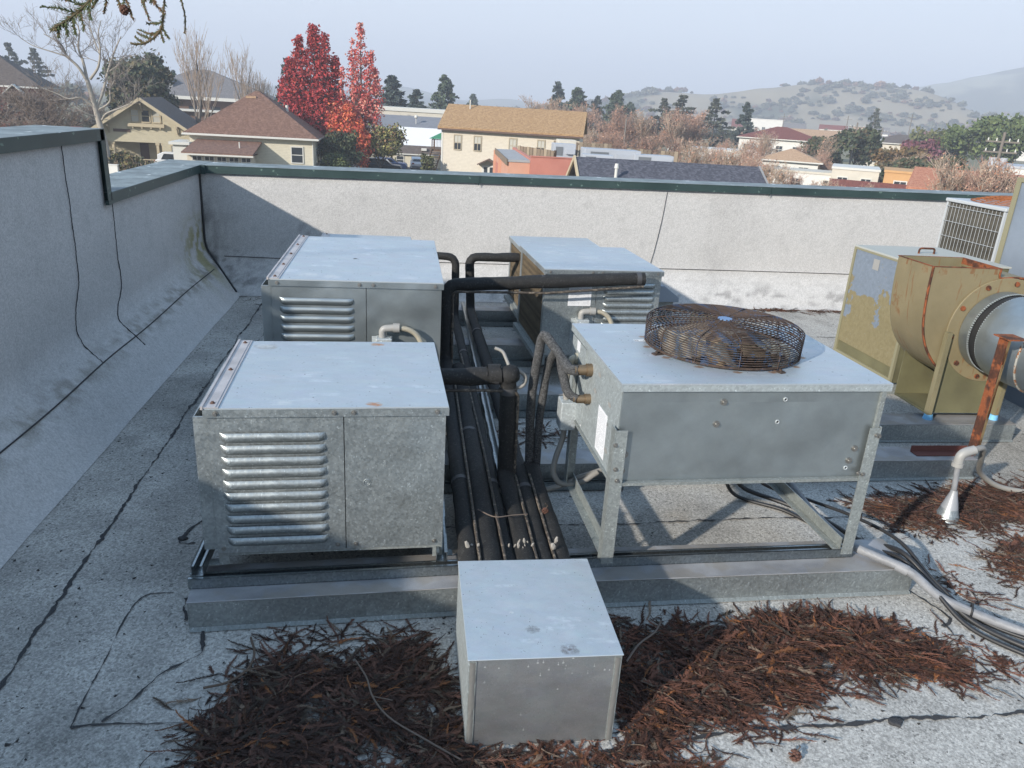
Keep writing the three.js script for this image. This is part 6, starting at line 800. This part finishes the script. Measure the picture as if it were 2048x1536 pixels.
[[60.0, -191, 12.6], [64.4, -189.5, 13.6], [71.5, -186, 13.2], [75, -176, 12.6]].forEach(([x, z, h], i) => conifer(i === 3 ? 'dark' : 'cedar', ['layered cedar at the near end of the cedar clump', 'tallest layered cedar in the clump beside the white gabled house', 'spreading layered cedar behind the white gabled house', 'dark narrow conifer standing behind bare twigs in the cedar clump'][i], [x, z], h, i * 1.7, i === 3 ? 1 : 1.25));
[[-108, -238, 17], [-101, -236, 16]].forEach(([x, z, h], i) => conifer('cedar', ['far hazy pine above the brown roofed house', 'far hazy pine above the brown shrubs'][i], [x, z], h, i, 1)); [[-66, -222, 16.2], [-61.5, -222, 12.4]].forEach(([x, z, h], i) => conifer('dark', ['taller far hazy fir beside the magnolia', 'shorter far hazy fir beside the grey hipped roof'][i], [x, z], h, i, .8));
{ const t = conifer('cedar', 'leaning ragged conifer standing alone before the hill', [133, -222], 14.4, .5, .75); t.rotation.z = -.16; }
[[68, -250, 12], [84, -262, 11], [22, -300, 12], [-30, -260, 14]].forEach(([x, z, h], i) => conifer('full', ['far hazy conifer beyond the white gabled house', 'far hazy conifer beyond the cedar clump', 'far hazy conifer beyond the tan roof ridge', 'far hazy conifer behind the deep red maple'][i], [x, z], h, i, 1));
// bare reddish street trees on the right: three shapes, then copies
const bareKinds = [71, 72, 73].map((s) => { const { segs } = branching(s, { H: 8.6, trunk: 2.6, r0: .13, levels: 5, kids: 3, first: 6, spread: .62, up: .42, ratio: .72, wander: .45, start: .25, min: .02 }); return [frusta(segs.filter((q) => q[4] < 2), 5), frusta(segs.filter((q) => q[4] >= 2), 3), leaves(s, segs.filter((q) => q[4] >= 4).map((q) => q[1]), 700, .3, .13, [[.42, .22, .14], [.5, .32, .22], [.36, .17, .10]])]; });
let bareN = 0; function bareTree([x, z], H, label, group, m = reddish) { const k = bareN++ % 3, t = thing('bare_tree', label, 'tree', [x, GY, z], bareN * 1.9, group), s = H / 8.6; t.scale.set(s * 1.15, s, s * 1.15); mesh('trunk', bareKinds[k][0], greyBark, t); mesh('crown', bareKinds[k][1], m, t); mesh('last_leaves', bareKinds[k][2], M.leafMatte, t); }
{ const r = rng(91), rows = [[23, -152, 50, -134, 16, 9.4, 'bare reddish tree in the thicket behind the tan roofed building'], [22, -112, 44, -98, 12, 6.6, 'bare reddish tree in the thicket behind the salmon building'], [47, -124, 64, -114, 5, 7.2, 'bare tree in the gap between the cedars and the sand roofed house'], [26, -80, 37, -70, 7, 5.6, 'bare twiggy tree behind the far end of the dark shingle roof'], [34, -68, 44, -58, 5, 4.4, 'bare twiggy tree between the dark shingle roof and the orange shop'], [43.6, -57.5, 46.6, -53, 5, 6.6, 'bare upright tree in front of the terracotta roof'], [56, -104, 78, -96, 3, 5.4, 'bare brown tree in front of the dark oak']]; for (const [x0, z0, x1, z1, n, H, l] of rows) for (let i = 0; i < n; i++) { const k = (i + r() * .7) / n; bareTree([lerp(x0, x1, k), lerp(z0, z1, k) + (r() - .5) * 8], H * (.8 + r() * .35), l, l.replace('bare', 'row of bare').replace('tree ', 'trees '), r() > .5 ? reddish : tanTwig); } }
// evergreens and other crowns on the right
crownTree('dark_oak', 'dark evergreen oak beside a pole with transformer', [75, -128], 81, { H: 8.0, R: 4.6, n: 6500, size: .45, spread: 1.1, base: .2, cols: darkGreens });
[[66, -123, 6.4, 4, 'brown green oak in front of the red roofed house'], [70.5, -110, 5.8, 4.4, 'rusty brown rounded tree below the dark oak'], [70, -99, 5.2, 4.4, 'dull olive rounded tree behind the orange shop'], [62.5, -94, 4.6, 3.8, 'low dark rounded tree beside the orange shop']].forEach(([x, z, H, R, l], i) => crownTree('round_tree', l, [x, z], 83 + i, { H, R, n: 5000, size: .36, spread: 1.0, base: .1, cols: i === 1 ? [[.13, .08, .035], [.10, .075, .03], [.16, .10, .04]] : [...darkGreens, [.10, .08, .045]] }));
crownTree('purple_tree', 'purple leaved tree in front of the long brown roof', [77, -113], 88, { H: 6.9, R: 3.6, n: 4200, size: .34, spread: .9, base: .3, cols: [[.14, .05, .065], [.18, .075, .09], [.10, .04, .05]] });
crownTree('green_tree', 'big fresh green spreading tree beyond the transformer pole', [104, -134], 89, { H: 11.2, R: 6.8, n: 9000, size: .5, spread: 1.5, base: .15, cols: [[.08, .11, .035], [.11, .14, .045], [.06, .085, .03]] });
crownTree('olive_tree', 'flat topped olive green tree beyond the long brown roof', [112, -158], 90, { H: 8.4, R: 6.5, n: 6000, size: .5, spread: 1.3, base: .3, cols: olive }); crownTree('olive_tree', 'second olive green tree nearer the big fresh green tree', [102, -146], 92, { H: 8.2, R: 5.2, n: 5000, size: .5, spread: 1.3, base: .25, cols: [...olive, ...darkGreens] });
// ---------------------------------------------------------------- utility poles
function pole(label, [x, z], H, arms, transformers, lean = 0) { const t = thing('utility_pole', label, 'utility pole', [x, GY, z], -.5); t.rotation.z = lean; obj('pole', rod([0, 0, 0], [0, H, 0], .17, .11, 8), greyBark, t); for (const y of arms) obj('crossarm', [box(-1.2, 1.2, y, y + .12, -.06, .06)], greyBark, t); for (const y of arms) for (const xx of [-1.05, -.45, .45, 1.05]) obj('insulator', rod([xx, y + .12, 0], [xx, y + .34, 0], .06, .05, 6), B.trim, t); for (const [xx, y] of transformers) obj('transformer', rod([xx, y, .35], [xx, y + .95, .35], .28, .28, 12), B.plant, t); }
pole('wooden pole with a cluster of transformers near the terracotta roof', [47.2, -59.3], 8.8, [8.0, 7.2], [[-.45, 5.9], [.35, 5.9], [-.05, 5.6]]);
pole('pole with one white transformer in front of the dark oak', [73.5, -126.5], 9.2, [8.4], [[-.4, 5.4]]); pole('pole with a pale transformer before the long brown roof', [99.5, -161], 8.6, [7.8], [[0, 5.6]]); pole('plain pole before the big fresh green tree', [106, -145], 9.9, [9.0], []); pole('far pole rising from the roofs under the hill crest', [128, -226], 11.4, [10.4], []); pole('far tall pole between the leaning conifer and the green tree', [153.5, -234], 13.2, [12.0], []); pole('far pole beside the white block', [129.5, -271], 11.4, [10.4], []); pole('thin pale pole in the bare thicket', [33.7, -125.5], 7.7, [], []);

// ---------------------------------------------------------------- hills
M.hill = std({ vertexColors: true, roughness: 1 });
function ridge(cx, cz, R, tops, seed, tint) { // a sheet of hills: sum of rounded summits
  const f = (x, z) => { let h = 0; for (const [px, pz, hh, rx, rz] of tops) h += hh * Math.exp(-(((x - px) / rx) ** 2) - (((z - pz) / rz) ** 2)); return h * (.86 + .28 * fbm(x * .006 + seed, z * .006, 4)) + (fbm(x * .02, z * .02 + seed, 3) - .5) * 3; };
  return { f, g: grid(150, 90, (u, v) => { const x = lerp(cx - R[0], cx + R[0], u), z = lerp(cz - R[1], cz + R[1], v), e = Math.min(1, Math.min(u, 1 - u, v, 1 - v) * 12); return [x, GY - 2 + Math.max(0, f(x, z)) * e, z]; }, (u, v, [x, y, z]) => { const k = sst(.47, .58, fbm(x * .011 + seed, z * .011, 4)), m = .85 + .3 * fbm(x * .05, z * .05, 2); return [lerp(tint[0], .07, k) * m, lerp(tint[1], .075, k) * m, lerp(tint[2], .045, k) * m]; }) };
}
const h1 = ridge(440, -800, [420, 240], [[432, -800, 47, 72, 130], [270, -860, 28, 62, 110], [505, -760, 25, 45, 120], [350, -810, 20, 55, 110], [570, -740, 10, 90, 130], [180, -880, 12, 70, 100]], 3, [.23, .195, .13]);
structure('near_hill', h1.g, M.hill);
const h2 = ridge(820, -960, [330, 260], [[800, -950, 26, 120, 150], [960, -900, 40, 160, 150]], 9, [.23, .20, .14]); structure('right_hill', h2.g, M.hill);
const h3 = ridge(1150, -1560, [700, 420], [[1060, -1380, 98, 230, 200], [760, -1580, 62, 190, 180], [1300, -1250, 95, 260, 200]], 15, [.20, .20, .14]); structure('far_hills', h3.g, M.hill);
const h4 = ridge(0, -1800, [700, 220], [[-40, -1800, 34, 130, 130], [210, -1820, 22, 90, 110], [-420, -1800, 30, 200, 130], [440, -1820, 24, 120, 110]], 25, [.20, .20, .14]); structure('far_left_hills', h4.g, M.hill);
{ // oak wood on the near hill, and the town's far greenery
  const r = rng(101), cl = []; for (let i = 0; i < 46; i++) { const q = r() * 2 * PI, p = Math.sqrt(r()); cl.push(V(Math.cos(q) * p * 4.5, 2.2 + r() * 4.6 * (1 - p * .5), Math.sin(q) * p * 4.5)); } const g = leaves(102, cl, 330, 1.2, 1.5, [[.085, .095, .065], [.115, .115, .08], [.07, .075, .055]]);
  const place = (name, label, n, fn) => { const im = new THREE.InstancedMesh(g, M.leafMatte, n), m = new THREE.Matrix4(), q = new THREE.Quaternion(), c = new THREE.Color(); im.name = numbered(name); im.castShadow = im.receiveShadow = true; for (let i = 0; i < n; i++) { const [x, y, z, s] = fn(); q.setFromEuler(new THREE.Euler(0, r() * 7, 0)); m.compose(V(x, y, z), q, V(s * (.8 + r() * .5), s * (.7 + r() * .6), s)); im.setMatrixAt(i, m); const b = .8 + r() * .6; c.setRGB(b * (r() > .8 ? 1.7 : 1), b, b); im.setColorAt(i, c); } scene.add(im); tag(im, label, 'wood', null, 'stuff'); };
  place('hill_wood', 'hazy oak wood on the slopes of the hills', 5200, () => { for (;;) { const near = r() < .75, x = near ? lerp(60, 860, r()) : lerp(520, 1140, r()), z = near ? lerp(-1030, -600, r()) : lerp(-1200, -720, r()), f = near ? h1.f : h2.f, y = f(x, z); if (y < 1 && r() > .4) continue; const dens = fbm(x * .011 + 3, z * .011, 4), right = near ? sst(380, 500, x) * .20 : .05; if (dens + right + r() * .24 < .63) continue; return [x, GY - 2.5 + Math.max(0, y), z, .35 + r() * r() * .8]; } });
  place('town_greenery', 'hazy treetops of the far town below the hills', 520, () => { const a = lerp(-.55, .95, r()), d = lerp(270, 760, Math.pow(r(), .8)); return [Math.sin(a) * d, GY - 1, -Math.cos(a) * d, .45 + r() * .65]; });
}
// far houses below the hill
{ const r = rng(121); for (let i = 0; i < 16; i++) { const a = lerp(.36, .86, (i + r() * .8) / 16), d = lerp(300, 520, r()), t = thing('far_house', 'far pale house among hazy treetops below the hill', 'building', [Math.sin(a) * d, GY, -Math.cos(a) * d], -a, 'far houses below the hill'); const w = 8 + r() * 7; obj('wall', box(-w / 2, w / 2, 0, 5 + r() * 2, -8, 0), r() > .4 ? B.white : B.offwhite, t); obj('roof', gableRoof(-w / 2 - .4, w / 2 + .4, -8.5, .5, 4.9, 8 + r(), .2), [B.rGrey, B.rRed, B.rSand][i % 3], t, true); } }

renderer.render(scene, camera);
